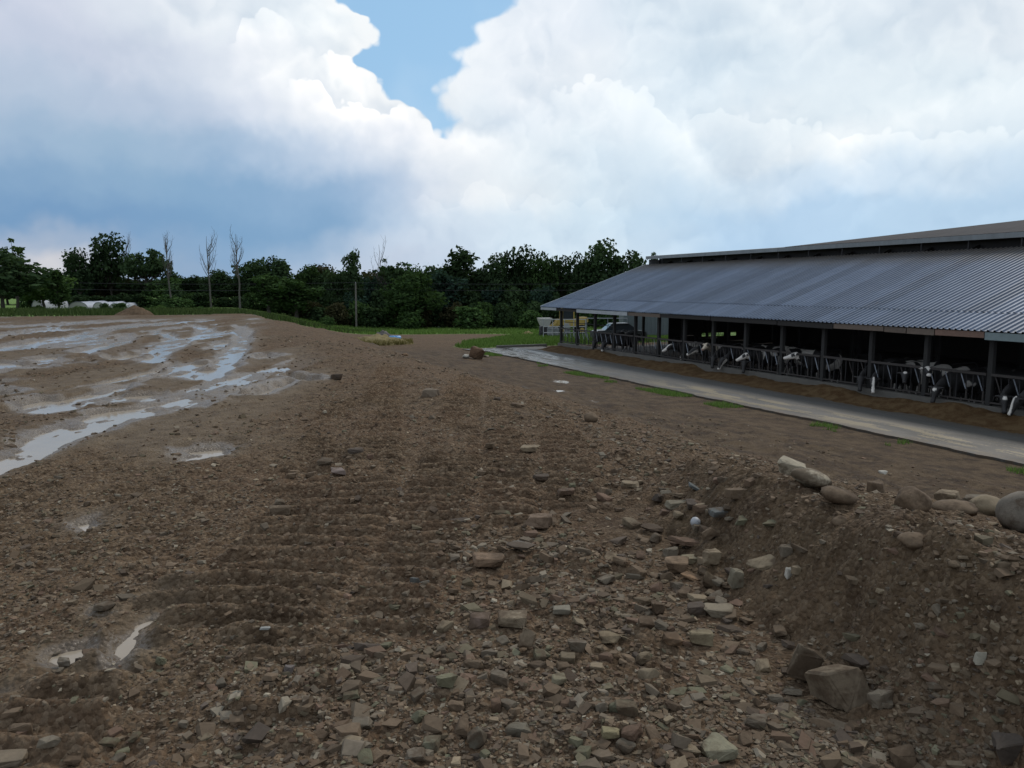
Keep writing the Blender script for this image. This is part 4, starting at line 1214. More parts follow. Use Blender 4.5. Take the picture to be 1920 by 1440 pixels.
# utility pole with wires
x, y = at_depth(668, 125); z0 = gz(x, y)
pole = empty('utility_pole', (x, y, z0), 0, 'weathered wooden utility pole on the meadow edge in front of the wood', 'utility pole')
H = z_seen(531, 125) - z0
bm = bmesh.new(); limb_bm(bm, (0, 0, -.3), (0.04, 0, H), 0.17, 0.12, 10)
POLE = simple('pole_wood', (0.13, 0.12, 0.105), 0.85, nscale=2, namp=0.4)
obj('pole_shaft', bm_mesh('pole_shaft', bm, POLE, True), pole)
bm = bmesh.new(); limb_bm(bm, (0.04, 0, H), (0.04, 0, H + .22), 0.05, 0.03, 8)
obj('insulator', bm_mesh('insulator', bm, white_p), pole)
for k, (dz, lab) in enumerate(((0.12, 'upper thin overhead wire running across the dark wood past the pole top'), (-0.9, 'lower thin overhead wire crossing in front of the wood'))):
    bm = bmesh.new(); N = 24; pts = []
    for i in range(N + 1):
        f = i / N; xx = -95 + 150 * f; span = ((xx - x) / 48.0) % 1.0
        pts.append(Vector((xx, 125.6 + 0.05 * (xx - x), z0 + H + dz - 1.1 * 4 * span * (1 - span) * .25 - 0.0)))
    for a, b in zip(pts, pts[1:]): add_bar(bm, a, b, 0.022, None, 3)
    o = obj('overhead_wire', bm_mesh('overhead_wire', bm, dark_iron)); tag(o, lab, 'wire')

# white growing tunnels
def tunnel(px0, px1, top, depth, label):
    x0, _ = at_depth(px0, depth); x1, _ = at_depth(px1, depth); z0 = gz((x0 + x1) / 2, depth); zt = z_seen(top, depth)
    w = (x1 - x0) / 2; n = 12; L = 9.0; H_ = zt - z0
    o = empty('white_tunnel', ((x0 + x1) / 2, depth, z0), 0.12, label, 'greenhouse', 'white growing tunnels behind the lot')
    bm = bmesh.new(); A = []; B = []
    for i in range(n + 1):
        a = PI * i / n; A.append(bm.verts.new((-math.cos(a) * w, 0, math.sin(a) ** 0.75 * H_))); B.append(bm.verts.new((-math.cos(a) * w, L, math.sin(a) ** 0.75 * H_)))
    for i in range(n): bm.faces.new((A[i], A[i + 1], B[i + 1], B[i]))
    obj('cover', bm_mesh('cover', bm, film, True), o)
    bm = bmesh.new(); V = [bm.verts.new((-math.cos(PI * i / n) * w * .985, .03, math.sin(PI * i / n) ** .75 * H_ * .985)) for i in range(n + 1)]; bm.faces.new(V)
    obj('end_wall', bm_mesh('end_wall', bm, pale_tarp), o)
    for f in (0.02, 4.5, 8.9):
        bm = bmesh.new()
        pp = [(-math.cos(PI * i / n) * w * 1.01, f, math.sin(PI * i / n) ** .75 * H_ * 1.01) for i in range(n + 1)]
        for a, b in zip(pp, pp[1:]): add_bar(bm, a, b, 0.04, None, 4)
        obj('hoop', bm_mesh('hoop', bm, galv), o)
tunnel(62, 80, 563, 116, 'leftmost white growing tunnel, half hidden by the yellowish green tree')
tunnel(131, 165, 566, 114, 'widest white growing tunnel, in the open gap between the trees')
tunnel(176, 198, 567, 114, 'white growing tunnel directly left of the small lone bush')
tunnel(207, 225, 569, 116, 'rightmost white growing tunnel, mostly behind the small lone bush')

# heap of dirt at the far end of the lot
SOILM = MATS['ground_soil']
def heap(name, c, rx, ry, hgt, seed, m, label, cat, n=44, rough=0.16):
    N = n; u = np.linspace(-1.25, 1.25, N); X, Y = np.meshgrid(u, u); r = np.hypot(X, Y) + 0.25 * (fbm(X * 1.4 + seed, Y * 1.4, 3, 1) - .5)
    h = np.clip(1 - r, 0, 1) ** 0.95 * hgt; h = h + rough * hgt * (fbm(X * 6 + seed, Y * 6, 4, 2) - 0.5) * sst(1.15 - r, 0, 0.3)
    wx = c[0] + X * rx; wy = c[1] + Y * ry; g = base_h(wx, wy) - 0.03 - 0.5 * sst(r, 0.95, 1.15)
    V = np.stack([(wx - c[0]).ravel(), (wy - c[1]).ravel(), (g - c[2] + h).ravel()], 1); a = np.arange(N * N).reshape(N, N)
    F = np.stack([a[:-1, :-1], a[:-1, 1:], a[1:, 1:], a[1:, :-1]], -1).reshape(-1, 4)
    me = mesh_from(name, V, F, m, smooth=True); add_attr(me, 'mask', np.zeros((len(V), 4)))
    o = obj(name, me, None, c); tag(o, label, cat); return o
x, y = at_depth(254, 46)
heap('dirt_pile', (x, y, gz(x, y)), 1.6, 1.3, 0.95, 3, SOILM, 'cone-shaped brown dirt pile at the far edge of the lot', 'dirt pile')
x, y = at_depth(219, 44.5)
heap('dirt_mound', (x, y, gz(x, y)), .6, .5, 0.16, 5, SOILM, 'small flat dirt mound beside the left foot of the big dirt pile', 'dirt mound')

# hay-coloured mound, debris and the blue barrel
HAYM = simple('old_hay', (0.17, 0.135, 0.055), 0.95, nscale=5, namp=0.6, bump=0.8)
x, y = at_depth(708, 60)
heap('hay_mound', (x, y, gz(x, y)), 3.0, 1.8, 0.85, 9, HAYM, 'low straw-coloured heap of old hay on the ground left of the blue barrel', 'hay heap', rough=0.5)
hx, hy, hz = x, y, gz(x, y)
def reg_h(rs, n):
    a = rs.rand(n * 2) * 2 * PI; r = np.sqrt(rs.rand(n * 2)) * 1.15; r = r * .8; return hx + np.cos(a) * r * 3.0, hy + np.sin(a) * r * 1.8 - .2
o = blades('dry_grass', 3500, reg_h, 0.35, 0.04, DRYG, 9, 'dry yellow grass stalks sticking out of the old hay heap', 'grass')
x, y = at_depth(718, 66)
heap('debris_heap', (x, y, gz(x, y)), 1.6, 1.2, 0.85, 12, simple('grey_debris', (0.085, 0.078, 0.07), 0.9, nscale=3, namp=0.6, bump=0.8), 'grey heap of rubble and roots behind the old hay', 'rubble heap', rough=0.6)
x, y = at_depth(740, 60.5); zb = gz(x, y) + 0.32
bar = empty('blue_barrel', (x, y, zb - .3), 0.35, 'blue plastic barrel lying on its side by the old hay', 'barrel')
bm = bmesh.new()
prof = [(-.45, .0), (-.45, .25), (-.40, .29), (-.15, .295), (-.13, .305), (-.11, .295), (.11, .295), (.13, .305), (.15, .295), (.40, .29), (.45, .25), (.45, .0)]
n = 18; rings = [[bm.verts.new((p[0], math.cos(2 * PI * i / n) * max(p[1], .001), .3 + math.sin(2 * PI * i / n) * max(p[1], .001))) for i in range(n)] for p in prof]
for a, b in zip(rings, rings[1:]):
    for i in range(n): bm.faces.new((a[i], a[(i + 1) % n], b[(i + 1) % n], b[i]))
obj('barrel_body', bm_mesh('barrel_body', bm, blue_p, True), bar)
bm = bmesh.new(); add_bar(bm, (-.47, .12, .36), (-.44, .12, .36), .05, None, 10)
obj('bung', bm_mesh('bung', bm, white_p), bar)
bm = bmesh.new(); add_box(bm, (0, 0, 0), (.5, .35, .05)); bmesh.ops.subdivide_edges(bm, edges=bm.edges[:], cuts=3)
rr_ = random.Random(3)
for v in bm.verts: v.co.z += rr_.uniform(-.03, .05); v.co.x += rr_.uniform(-.02, .02)
o = obj('plastic_scrap', bm_mesh('plastic_scrap', bm, white_p), None, (x + .15, y - .6, zb + .02), (0.3, .1, .5)); tag(o, 'white plastic scrap lying against the blue barrel', 'scrap')

# machines and gear beyond the far gable
x, y = at_depth(1021, 72); z0 = gz(x, y)
hop = empty('feed_hopper', (x, y, z0), 0.2, 'dark feed hopper with a pale tapered top at the left of the white pipe gate', 'hopper')
bm = bmesh.new()
a = [bm.verts.new((sx * .35, sy * .4, 1.0)) for sx, sy in ((-1, -1), (1, -1), (1, 1), (-1, 1))]; b = [bm.verts.new((sx * .62, sy * .6, 1.75)) for sx, sy in ((-1, -1), (1, -1), (1, 1), (-1, 1))]
for i in range(4): bm.faces.new((a[i], a[(i + 1) % 4], b[(i + 1) % 4], b[i]))
bm.faces.new(b); obj('hopper_bin', bm_mesh('hopper_bin', bm, pale_tarp), hop)
bm = bmesh.new(); add_box(bm, (0, 0, .55), (.9, .8, .9)); bmesh.ops.bevel(bm, geom=bm.edges[:], offset=.08, segments=1, affect='EDGES')
obj('hopper_base', bm_mesh('hopper_base', bm, dark_iron), hop)
for sx in (-1, 1):
    bm = bmesh.new(); add_bar(bm, (sx * .45 - .1, -.35, .3), (sx * .45 + .1, -.35, .3), .3, None, 14); obj('wheel', bm_mesh('wheel', bm, black_r), hop)

def pipe_gate(px0, px1, top, depth, label, uprights, rails, m):
    x0, _ = at_depth(px0, depth); x1, _ = at_depth(px1, depth); z0 = gz((x0 + x1) / 2, depth); zt = z_seen(top, depth) - z0; w = x1 - x0
    o = empty('pipe_gate', (x0, depth, z0), 0, label, 'gate')
    for f in uprights: bar_obj('gate_upright', (f * w, 0, 0), (f * w, 0, zt), 0.04, m, o, seg=6)
    for f in rails: bar_obj('gate_rail', (0, .0, zt * f), (w, .0, zt * f), 0.035, m, o, seg=6)
pipe_gate(1019, 1098, 599, 68, 'white pipe gate standing just past the barn corner', (0, .22, .5, .72, 1), (1, .62, .3), white_p)
pipe_gate(1100, 1176, 597, 66, 'taller grey pipe panel seen through the open barn end', (0, .52, 1), (1,), galv)

x, y = at_depth(1068, 80); z0 = gz(x, y)
ld = empty('yellow_loader', (x, y, z0), 0.15, 'yellow loader parked behind the white pipe gate', 'loader')
bm = bmesh.new(); add_box(bm, (0, 0, 1.25), (2.9, 1.5, .8)); add_box(bm, (1.3, 0, 1.55), (1.1, 1.3, .6)); bmesh.ops.bevel(bm, geom=bm.edges[:], offset=.1, segments=2, affect='EDGES')
obj('body', bm_mesh('body', bm, yellow), ld); ld_c = bmesh.new()
for sx, sy in ((-.9, -.65), (.3, -.65), (.3, .65), (-.9, .65)): add_bar(ld_c, (sx, sy, 1.6), (sx, sy, 2.75), .1)
add_box(ld_c, (-.3, 0, 2.8), (1.5, 1.6, .12)); obj('cab_frame', bm_mesh('cab_frame', ld_c, yellow), ld)
bm = bmesh.new(); add_box(bm, (-.3, 0, 2.15), (1.1, 1.2, .95)); obj('cab_glass', bm_mesh('cab_glass', bm, glassm), ld)
for sx in (-1, 1.1):
    for sy in (-.8, .8):
        bm = bmesh.new(); add_bar(bm, (sx, sy - .18, .55), (sx, sy + .18, .55), .55, None, 18); w_ = obj('wheel', bm_mesh('wheel', bm, black_r), ld)
        bm = bmesh.new(); add_bar(bm, (sx, sy - .2, .55), (sx, sy + .2, .55), .25, None, 12); obj('rim', bm_mesh('rim', bm, yellow), w_)
bm = bmesh.new(); add_bar(bm, (-1.2, -.5, 1.5), (-2.2, -.5, .7), .16); add_bar(bm, (-1.2, .5, 1.5), (-2.2, .5, .7), .16); add_box(bm, (-2.4, 0, .5), (.5, 1.9, .6)); obj('bucket', bm_mesh('bucket', bm, yellow), ld)
def tote(px, depth, top, wpx, label):
    x, y = at_depth(px, depth); z0 = gz(x, y); h = z_seen(top, depth) - z0; w = wpx / 1440 * depth
    o = empty('caged_tank', (x, y, z0), 0.1, label, 'water tank', 'white caged tanks by the barn end')
    bm = bmesh.new(); add_box(bm, (0, 0, h * .56), (w * .92, w * .9, h * .82)); bmesh.ops.bevel(bm, geom=bm.edges[:], offset=.1, segments=2, affect='EDGES'); obj('tank', bm_mesh('tank', bm, white_p), o)
    bm = bmesh.new()
    for f in np.linspace(-.5, .5, 5): add_bar(bm, (f * w, -w * .48, .12), (f * w, -w * .48, h), .025)
    for f in (.25, .5, .75, 1): add_bar(bm, (-w * .5, -w * .48, h * f), (w * .5, -w * .48, h * f), .025)
    obj('cage', bm_mesh('cage', bm, galv), o)
    bm = bmesh.new(); add_box(bm, (0, 0, .07), (w, w, .12)); obj('pallet', bm_mesh('pallet', bm, wood_grey), o)
tote(1032, 70.5, 612, 12, 'left white caged tank, standing behind the white pipe gate')
tote(1043, 70.5, 613, 10, 'right white caged tank, next to the barn corner post')
tote(1063, 74, 606, 11, 'white caged tank seen between the first two barn posts')
# a car and a low green container seen through the open end
x, y = at_depth(1160, 64); z0 = gz(x, y)
car = empty('parked_car', (x, y, z0), 0.1, 'silver car parked beyond the open end of the barn', 'car')
def prism(name, prof, w, m, parent, taper=0.0):
    bm = bmesh.new(); A = [bm.verts.new((p[0], -w / 2 + taper * max(0, p[1] - .8), p[1])) for p in prof]; B = [bm.verts.new((p[0], w / 2 - taper * max(0, p[1] - .8), p[1])) for p in prof]
    bm.faces.new(A); bm.faces.new(B[::-1]); n = len(prof)
    for i in range(n): bm.faces.new((A[i], B[i], B[(i + 1) % n], A[(i + 1) % n]))
    bmesh.ops.recalc_face_normals(bm, faces=bm.faces[:]); return obj(name, bm_mesh(name, bm, m), parent)
prism('body', [(-2.2, .3), (-2.2, .75), (-1.9, .88), (-1.2, .92), (1.3, .92), (2.1, .8), (2.2, .55), (2.2, .3)], 1.75, silver, car)
prism('cabin', [(-1.3, .92), (-.75, 1.40), (.7, 1.43), (1.5, .92)], 1.6, glassm, car, .25)
prism('roof_panel', [(-.8, 1.40), (-.7, 1.46), (.65, 1.49), (.8, 1.42)], 1.4, silver, car, .0)
for sx in (-1.35, 1.35):
    for sy in (-.82, .82):
        bm = bmesh.new(); add_bar(bm, (sx, sy - .1, .33), (sx, sy + .1, .33), .33, None, 16); w_ = obj('wheel', bm_mesh('wheel', bm, black_r), car)
        bm = bmesh.new(); add_bar(bm, (sx, sy - .11, .33), (sx, sy + .11, .33), .18, None, 10); obj('rim', bm_mesh('rim', bm, silver), w_)
x, y = at_depth(1215, 74); z0 = gz(x, y)
GC = simple('grey_container_paint', (0.10, 0.12, 0.13), 0.6, nscale=2, namp=0.2)
ct = empty('storage_container', (x, y, z0), 0.05, 'plain grey storage box seen through the open barn end behind the car', 'container')
bm = bmesh.new(); add_box(bm, (0, 0, 1.45), (5.2, 2.3, 2.5))
obj('shell', bm_mesh('shell', bm, GC), ct)
for i in range(14):
    bm = bmesh.new(); add_box(bm, (-2.45 + i * .375, -1.17, 1.45), (.14, .05, 2.3)); obj('rib', bm_mesh('rib', bm, GC), ct)
bm = bmesh.new(); add_box(bm, (0, 0, .1), (5.1, 2.2, .2)); obj('skid', bm_mesh('skid', bm, dark_iron), ct)
# hay bale far off beside the meadow track
x, y = at_depth(990, 84); heap('hay_clump', (x, y, gz(x, y)), .8, .6, .45, 15, HAYM, 'small rusty brown hay clump on the meadow left of the hopper', 'hay heap', rough=0.4)

# ------------------------------------------------------------------ cows
def tube(bm, secs, seg=12):
    """secs: list of (centre, half width, half height); rings follow the path"""
    rings = []
    n = len(secs)
    for i, (c, w, h) in enumerate(secs):
        c = Vector(c)
        a = Vector(secs[max(0, i - 1)][0]); b = Vector(secs[min(n - 1, i + 1)][0])
        t = (b - a).normalized()
        up = Vector((0, 0, 1)) if abs(t.z) < 0.92 else Vector((1, 0, 0))
        side = t.cross(up).normalized(); u2 = side.cross(t).normalized()
        rings.append([bm.verts.new(c + side * (math.cos(2 * PI * k / seg) * w) + u2 * (math.sin(2 * PI * k / seg) * h)) for k in range(seg)])
    for a, b in zip(rings, rings[1:]):
        for k in range(seg): bm.faces.new((a[k], a[(k + 1) % seg], b[(k + 1) % seg], b[k]))
    bm.faces.new(rings[0][::-1]); bm.faces.new(rings[-1])
def cow_material():
    m, t, b = mat('cow_hide')
    at = t.new('ShaderNodeAttribute', attribute_name='coat')
    tc = t.new('ShaderNodeTexCoord')
    n = t.noise(tc.outputs['Object'], 14.0, 3, 0.6)
    f = t.math('MULTIPLY_ADD', n, 0.5, 0.75)
    c = t.vmath('MULTIPLY', at.outputs['Color'], t.comb(f, f, f))
    t.put(b.inputs['Base Color'], c); b.inputs['Roughness'].default_value = 0.65
    return m
HIDE = cow_material()
g1 = 'cows feeding through the headlocks'
EYEM = simple('cow_eye', (0.01, 0.008, 0.006), 0.15, namp=0.0)
BLACK = np.array([0.012, 0.011, 0.011]); WHITE = np.array([0.60, 0.57, 0.52]); CREAM = np.array([0.60, 0.52, 0.40]); PINK = np.array([0.25, 0.17, 0.14])
def make_cow(name_label, s, q, pose, yaw=0.0, face='black', seed=0, tilt=0.0, group=None, zf=0.05, body_yaw=0.0, coatw=0.5):
    """pose: 'down' grazes the feed over the kerb, 'up' looks out, 'mid' in between, 'stand' faces along the barn"""
    rs = np.random.RandomState(seed)
    bm = bmesh.new()
    # +x is forward; origin on the floor under the neck root
    tube(bm, [((-2.18, 0, 1.12), .10, .14), ((-2.08, 0, 1.10), .24, .30), ((-1.85, 0, 1.05), .29, .38), ((-1.5, 0, .97), .33, .40), ((-1.05, 0, .93), .36, .40), ((-.6, 0, .98), .31, .38), ((-.28, 0, 1.03), .22, .31), ((-.08, 0, 1.06), .13, .20)], 14)
    if pose == 'down':
        nk = [(-.38, 0, 1.10), (-.08, 0, 1.02), (.18, .0, .88), (.40, yaw * .10, .72)]
        hd = Vector((.42, yaw * .14, .80)); dr = Vector((.40, yaw * .35, -.86))
    elif pose == 'mid':
        nk = [(-.38, 0, 1.10), (-.05, 0, 1.12), (.18, yaw * .05, 1.10), (.34, yaw * .10, 1.06)]
        hd = Vector((.34, yaw * .12, 1.14)); dr = Vector((.75, yaw * .75, -.52))
    else:
        nk = [(-.38, 0, 1.12), (-.08, 0, 1.22), (.14, yaw * .04, 1.30), (.28, yaw * .08, 1.33)]
        hd = Vector((.28, yaw * .10, 1.40)); dr = Vector((.80, yaw * .95, -.36))
    dr.normalize()
    tube(bm, [(nk[0], .17, .30), (nk[1], .13, .23), (nk[2], .11, .18), (nk[3], .095, .15)], 12)
    hl = 0.56
    def hp(f, dz=0.0):
        side = dr.cross(Vector((0, 0, 1))).normalized(); up = side.cross(dr).normalized()
        return hd + dr * (hl * f) + up * dz
    tube(bm, [(hp(-.16, -.02), 0.0840, 0.0920), (hp(0), 0.1260, 0.1323), (hp(.22, -.015), 0.1380, 0.1437), (hp(.42, -.02), 0.1080, 0.1265), (hp(.62, -.02), 0.0816, 0.0978), (hp(.82, -.02), 0.0768, 0.0805), (hp(.96, -.02), 0.0888, 0.0782), (hp(1.04, -.025), 0.0600, 0.0575)], 12)
    side = dr.cross(Vector((0, 0, 1))).normalized(); up = side.cross(dr).normalized()
    for sg in (-1, 1):
        e0 = hp(.02, .03) + side * sg * .08; e1 = e0 + side * sg * .11 - dr * .03 - up * .01; e2 = e0 + side * sg * .22 - dr * .05 - up * .05
        tube(bm, [(e0, .03, .03), (e1, .045, .06), (e2, .018, .025)], 8)
    # legs with joints
    for sg in (-1, 1):
        y0 = sg * .17
        tube(bm, [((-.42, y0, .95), .10, .14), ((-.40, y0, .70), .085, .10), ((-.38, y0, .52), .055, .06), ((-.385, y0, .40), .052, .055), ((-.39, y0, .20), .035, .038), ((-.375, y0, .09), .042, .045), ((-.35, y0, .0), .055, .06)], 10)
        tube(bm, [((-1.86, y0, 1.0), .13, .20), ((-1.80, y0 * 1.05, .74), .10, .15), ((-1.92, y0, .52), .058, .075), ((-1.98, y0, .46), .050, .058), ((-1.93, y0, .24), .036, .040), ((-1.90, y0, .10), .042, .045), ((-1.87, y0, .0), .055, .06)], 10)
    tube(bm, [((-2.16, 0, 1.28), .035, .035), ((-2.25, 0, 1.05), .025, .025), ((-2.24, .02, .7), .02, .02), ((-2.22, .03, .45), .04, .04), ((-2.22, .03, .36), .01, .01)], 8)
    tube(bm, [((-1.72, 0, .62), .13, .06), ((-1.72, 0, .50), .12, .10), ((-1.70, 0, .43), .07, .06)], 10)
    bmesh.ops.recalc_face_normals(bm, faces=bm.faces[:])
    me0 = bm_mesh('body', bm)
    tmp = bpy.data.objects.new('tmp', me0); COL.objects.link(tmp)
    md = tmp.modifiers.new('r', 'REMESH'); md.mode = 'VOXEL'; md.voxel_size = 0.037; md.use_smooth_shade = True
    sm = tmp.modifiers.new('s', 'SMOOTH'); sm.factor = 0.5; sm.iterations = 2
    dg = bpy.context.evaluated_depsgraph_get(); ev = tmp.evaluated_get(dg)
    me = bpy.data.meshes.new_from_object(ev); me.name = 'body'
    bpy.data.objects.remove(tmp); bpy.data.meshes.remove(me0)
    me.materials.clear(); me.materials.append(HIDE)
    n = len(me.vertices); V = np.empty(n * 3, dtype=np.float32); me.vertices.foreach_get('co', V); V = V.reshape(-1, 3).astype(float)
    me.polygons.foreach_set('use_smooth', [True] * len(me.polygons))
    # coat: large patches on the trunk, pale lower legs and belly, the face by its own marking
    pt = fbm(V[:, 0] * 1.7 + seed * 3.3 + 50, V[:, 2] * 1.9 + V[:, 1] * 1.2 + seed + 20, 2, seed % 4)
    white = sst(pt, coatw + .04, coatw + .07)
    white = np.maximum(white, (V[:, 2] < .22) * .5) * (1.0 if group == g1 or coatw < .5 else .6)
    cl = BLACK * (1 - white[:, None]) + WHITE * white[:, None]
    hd_, dr_, side_, up_ = [np.array(v) for v in (hd, dr, side, up)]
    rel = V - hd_; f = rel @ dr_ / hl; sd = rel @ side_; u = rel @ up_
    head = (f > -.12) & (np.abs(sd) < .30) & (np.abs(u) < .2) & (V[:, 0] > .02)
    neck = (V[:, 0] > -.35) & ~head & (V[:, 2] > .5)
    cl[neck] = BLACK if face != 'whitehead' else CREAM * .8
    hc = np.tile(BLACK, (n, 1))
    ear = np.abs(sd) > .15
    if face == 'blaze': k = (np.abs(sd) < .032 + .03 * f) & (u > -.03); hc[k] = WHITE
    elif face == 'wide': k = (np.abs(sd) < .08) & (u > -.06) | (f > .72); hc[k] = WHITE
    elif face == 'triangle': k = (np.abs(sd) < .11 * (1 - f * 1.55)) & (u > -.02); hc[k] = WHITE; hc[(f > .86) & (u > -.02)] = WHITE * .9; hc[ear] = WHITE * .7
    elif face == 'spot': k = (np.hypot(sd, (f - .16) * hl) < .065) & (u > 0); hc[k] = WHITE
    elif face == 'half': k = (sd * (1 if seed % 2 else -1) > -.01) & ~ear; hc[k] = WHITE; e = (np.abs(sd) > .055) & (f > .12) & (f < .42) & (u > -.04); hc[e] = BLACK; hc[ear] = BLACK
    elif face == 'whitehead': hc[:] = CREAM; e = (np.abs(sd) > .07) & (f > .15) & (f < .36) & (u > -.02); hc[e] = BLACK * 2; hc[f > .95] = PINK
    elif face == 'edge': k = (u < -.03) & ~ear | (f > .9); hc[k] = WHITE
    elif face == 'muzzle': hc[f > .84] = WHITE * .8
    cl[head] = hc[head]
    a = me.attributes.new('coat', 'FLOAT_COLOR', 'POINT'); a.data.foreach_set('color', np.hstack([cl, np.ones((n, 1))]).astype(np.float32).ravel())
    X, Y = xy(s, q)
    # forward (+x) points out of the barn, against DQ
    rz = BA + PI + body_yaw
    root = empty('cow', (X, Y, zf), rz, name_label, 'cow', group)
    obj('body', me, root)
    for sg in (-1, 1):
        c = hp(.24, .045) + side * sg * .105
        e = bmesh.new(); bmesh.ops.create_uvsphere(e, u_segments=8, v_segments=6, radius=.022, matrix=Matrix.Translation(c))
        obj('eye', bm_mesh('eye', e, EYEM, True), root)
    return root
def cs(px, z=0.9, q=24.5): return s_at(px, q, z)
g1 = 'cows feeding through the headlocks'
CQ = 24.98
def cow(px, pose, yaw, face, seed, label, z=.9, dq=0.0, **k):
    return make_cow(label, cs(px, z), CQ + dq, pose, yaw, face, seed, group=g1, **k)
cow(1111, 'down', 0.9, 'black', 1, 'plain black cow with lowered head nearest the far barn corner', coatw=.8)
cow(1129, 'down', 0.8, 'muzzle', 2, 'black cow with a white nose tip reaching down between the third and fourth barn posts', coatw=.75)
cow(1256, 'mid', -0.5, 'wide', 3, 'white-faced cow looking out left of a post, right of the empty headlocks', z=1.3)
cow(1301, 'mid', -0.3, 'edge', 4, 'black cow whose long white jaw stripe shows left of the cream-headed cow', z=1.3)
cow(1319, 'up', 0.4, 'whitehead', 5, 'cow with a cream-coloured head and dark ears raised beside a post', z=1.45)
cow(1333, 'down', 1.0, 'black', 6, 'black cow with head fully down in the feed just right of the cream-headed cow', coatw=.8)
cow(1355, 'down', -0.3, 'edge', 7, 'black cow eating with a white lower face, between the cream-headed cow and the next post', coatw=.75)
cow(1399, 'mid', -0.8, 'half', 8, 'black and white cow turned left with a bold white V on its cheek', z=1.3)
cow(1392, 'down', 1.0, 'black', 9, 'black cow head hanging over the kerb below the cow with the white V cheek', dq=-.05, coatw=.8)
cow(1490, 'up', -0.9, 'half', 10, 'cow in profile with a white face and black eye patch, raised alone mid barn', z=1.3)
cow(1611, 'down', 0.9, 'black', 11, 'black cow feeding pressed against the left side of the white-blazed cow', dq=-.1, coatw=.8)
cow(1634, 'down', 1.0, 'blaze', 12, 'cow with a straight white blaze down its lowered black face', dq=-.1)
cow(1688, 'mid', 0.8, 'spot', 13, 'black cow with a small white forehead spot left of the white-triangle cow', z=1.15)
cow(1728, 'up', 0.8, 'triangle', 14, 'black cow facing out with a white triangle on its forehead', z=1.3)
cow(1757, 'down', 0.3, 'spot', 15, 'black cow stooping far over the kerb to the right of the white-triangle cow', dq=-.15, coatw=.75)
cow(1879, 'down', 1.0, 'spot', 16, 'black cow with a white forehead star feeding near the right picture edge', dq=-.15, coatw=.8)
cow(1917, 'down', -0.4, 'blaze', 17, 'rightmost cow, a broad white stripe down its face, cut by the picture edge', dq=-.2)
g2 = 'cows standing in the dim barn interior'
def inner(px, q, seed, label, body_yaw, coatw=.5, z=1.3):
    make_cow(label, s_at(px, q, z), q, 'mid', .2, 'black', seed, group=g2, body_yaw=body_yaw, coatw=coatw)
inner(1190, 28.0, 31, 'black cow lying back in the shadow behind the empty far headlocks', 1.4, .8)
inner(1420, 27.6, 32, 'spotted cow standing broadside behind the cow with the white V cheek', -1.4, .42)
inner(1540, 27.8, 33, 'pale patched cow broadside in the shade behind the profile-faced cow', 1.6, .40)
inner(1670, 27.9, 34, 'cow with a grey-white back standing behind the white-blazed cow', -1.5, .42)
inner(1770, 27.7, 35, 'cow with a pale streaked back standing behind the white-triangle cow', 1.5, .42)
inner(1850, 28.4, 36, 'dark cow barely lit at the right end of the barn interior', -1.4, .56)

# ------------------------------------------------------------------ stones
def rock_material():
    m, t, b = mat('loose_rock')
    oi = t.new('ShaderNodeObjectInfo'); tc = t.new('ShaderNodeTexCoord')
    g = t.new('ShaderNodeNewGeometry')
    v = t.vmath('ADD', g.outputs['Position'], t.comb(t.math('MULTIPLY', oi.outputs['Random'], 31.0), 0.0, 0.0))
    n = t.noise(v, 9.0, 5, 0.65); f = t.noise(v, 70.0, 4, 0.7)
    c = t.vmath('MULTIPLY', oi.outputs['Color'], t.comb(t.math('MULTIPLY_ADD', n, 0.9, 0.55), t.math('MULTIPLY_ADD', n, 0.85, 0.57), t.math('MULTIPLY_ADD', n, 0.8, 0.58)))
    k = t.math('MULTIPLY_ADD', f, 0.5, 0.75)
    c = t.vmath('MULTIPLY', c, t.comb(k, k, k))
    c = t.mix(t.smooth(t.noise(v, 3.2, 5, 0.75), 0.46, 0.60, 0.0, 0.82), c, (0.072, 0.049, 0.031))
    t.put(b.inputs['Base Color'], c)
    b.inputs['Roughness'].default_value = 0.85; b.inputs['Specular IOR Level'].default_value = 0.15
    bp = t.new('ShaderNodeBump'); bp.inputs['Strength'].default_value = 0.5; bp.inputs['Distance'].default_value = 0.01
    t.put(bp.inputs['Height'], t.math('ADD', n, t.math('MULTIPLY', f, 0.5))); t.l.new(bp.outputs[0], b.inputs['Normal'])
    return m
ROCK = rock_material()
def gravel_material():
    m, t, b = mat('loose_gravel')
    at = t.new('ShaderNodeAttribute', attribute_name='tint'); g = t.new('ShaderNodeNewGeometry')
    f = t.noise(g.outputs['Position'], 60.0, 4, 0.7); k = t.math('MULTIPLY_ADD', f, 0.8, 0.6)
    t.put(b.inputs['Base Color'], t.vmath('MULTIPLY', at.outputs['Color'], t.comb(k, k, k)))
    b.inputs['Roughness'].default_value = 0.85; b.inputs['Specular IOR Level'].default_value = 0.12
    return m
GRAVEL = gravel_material()

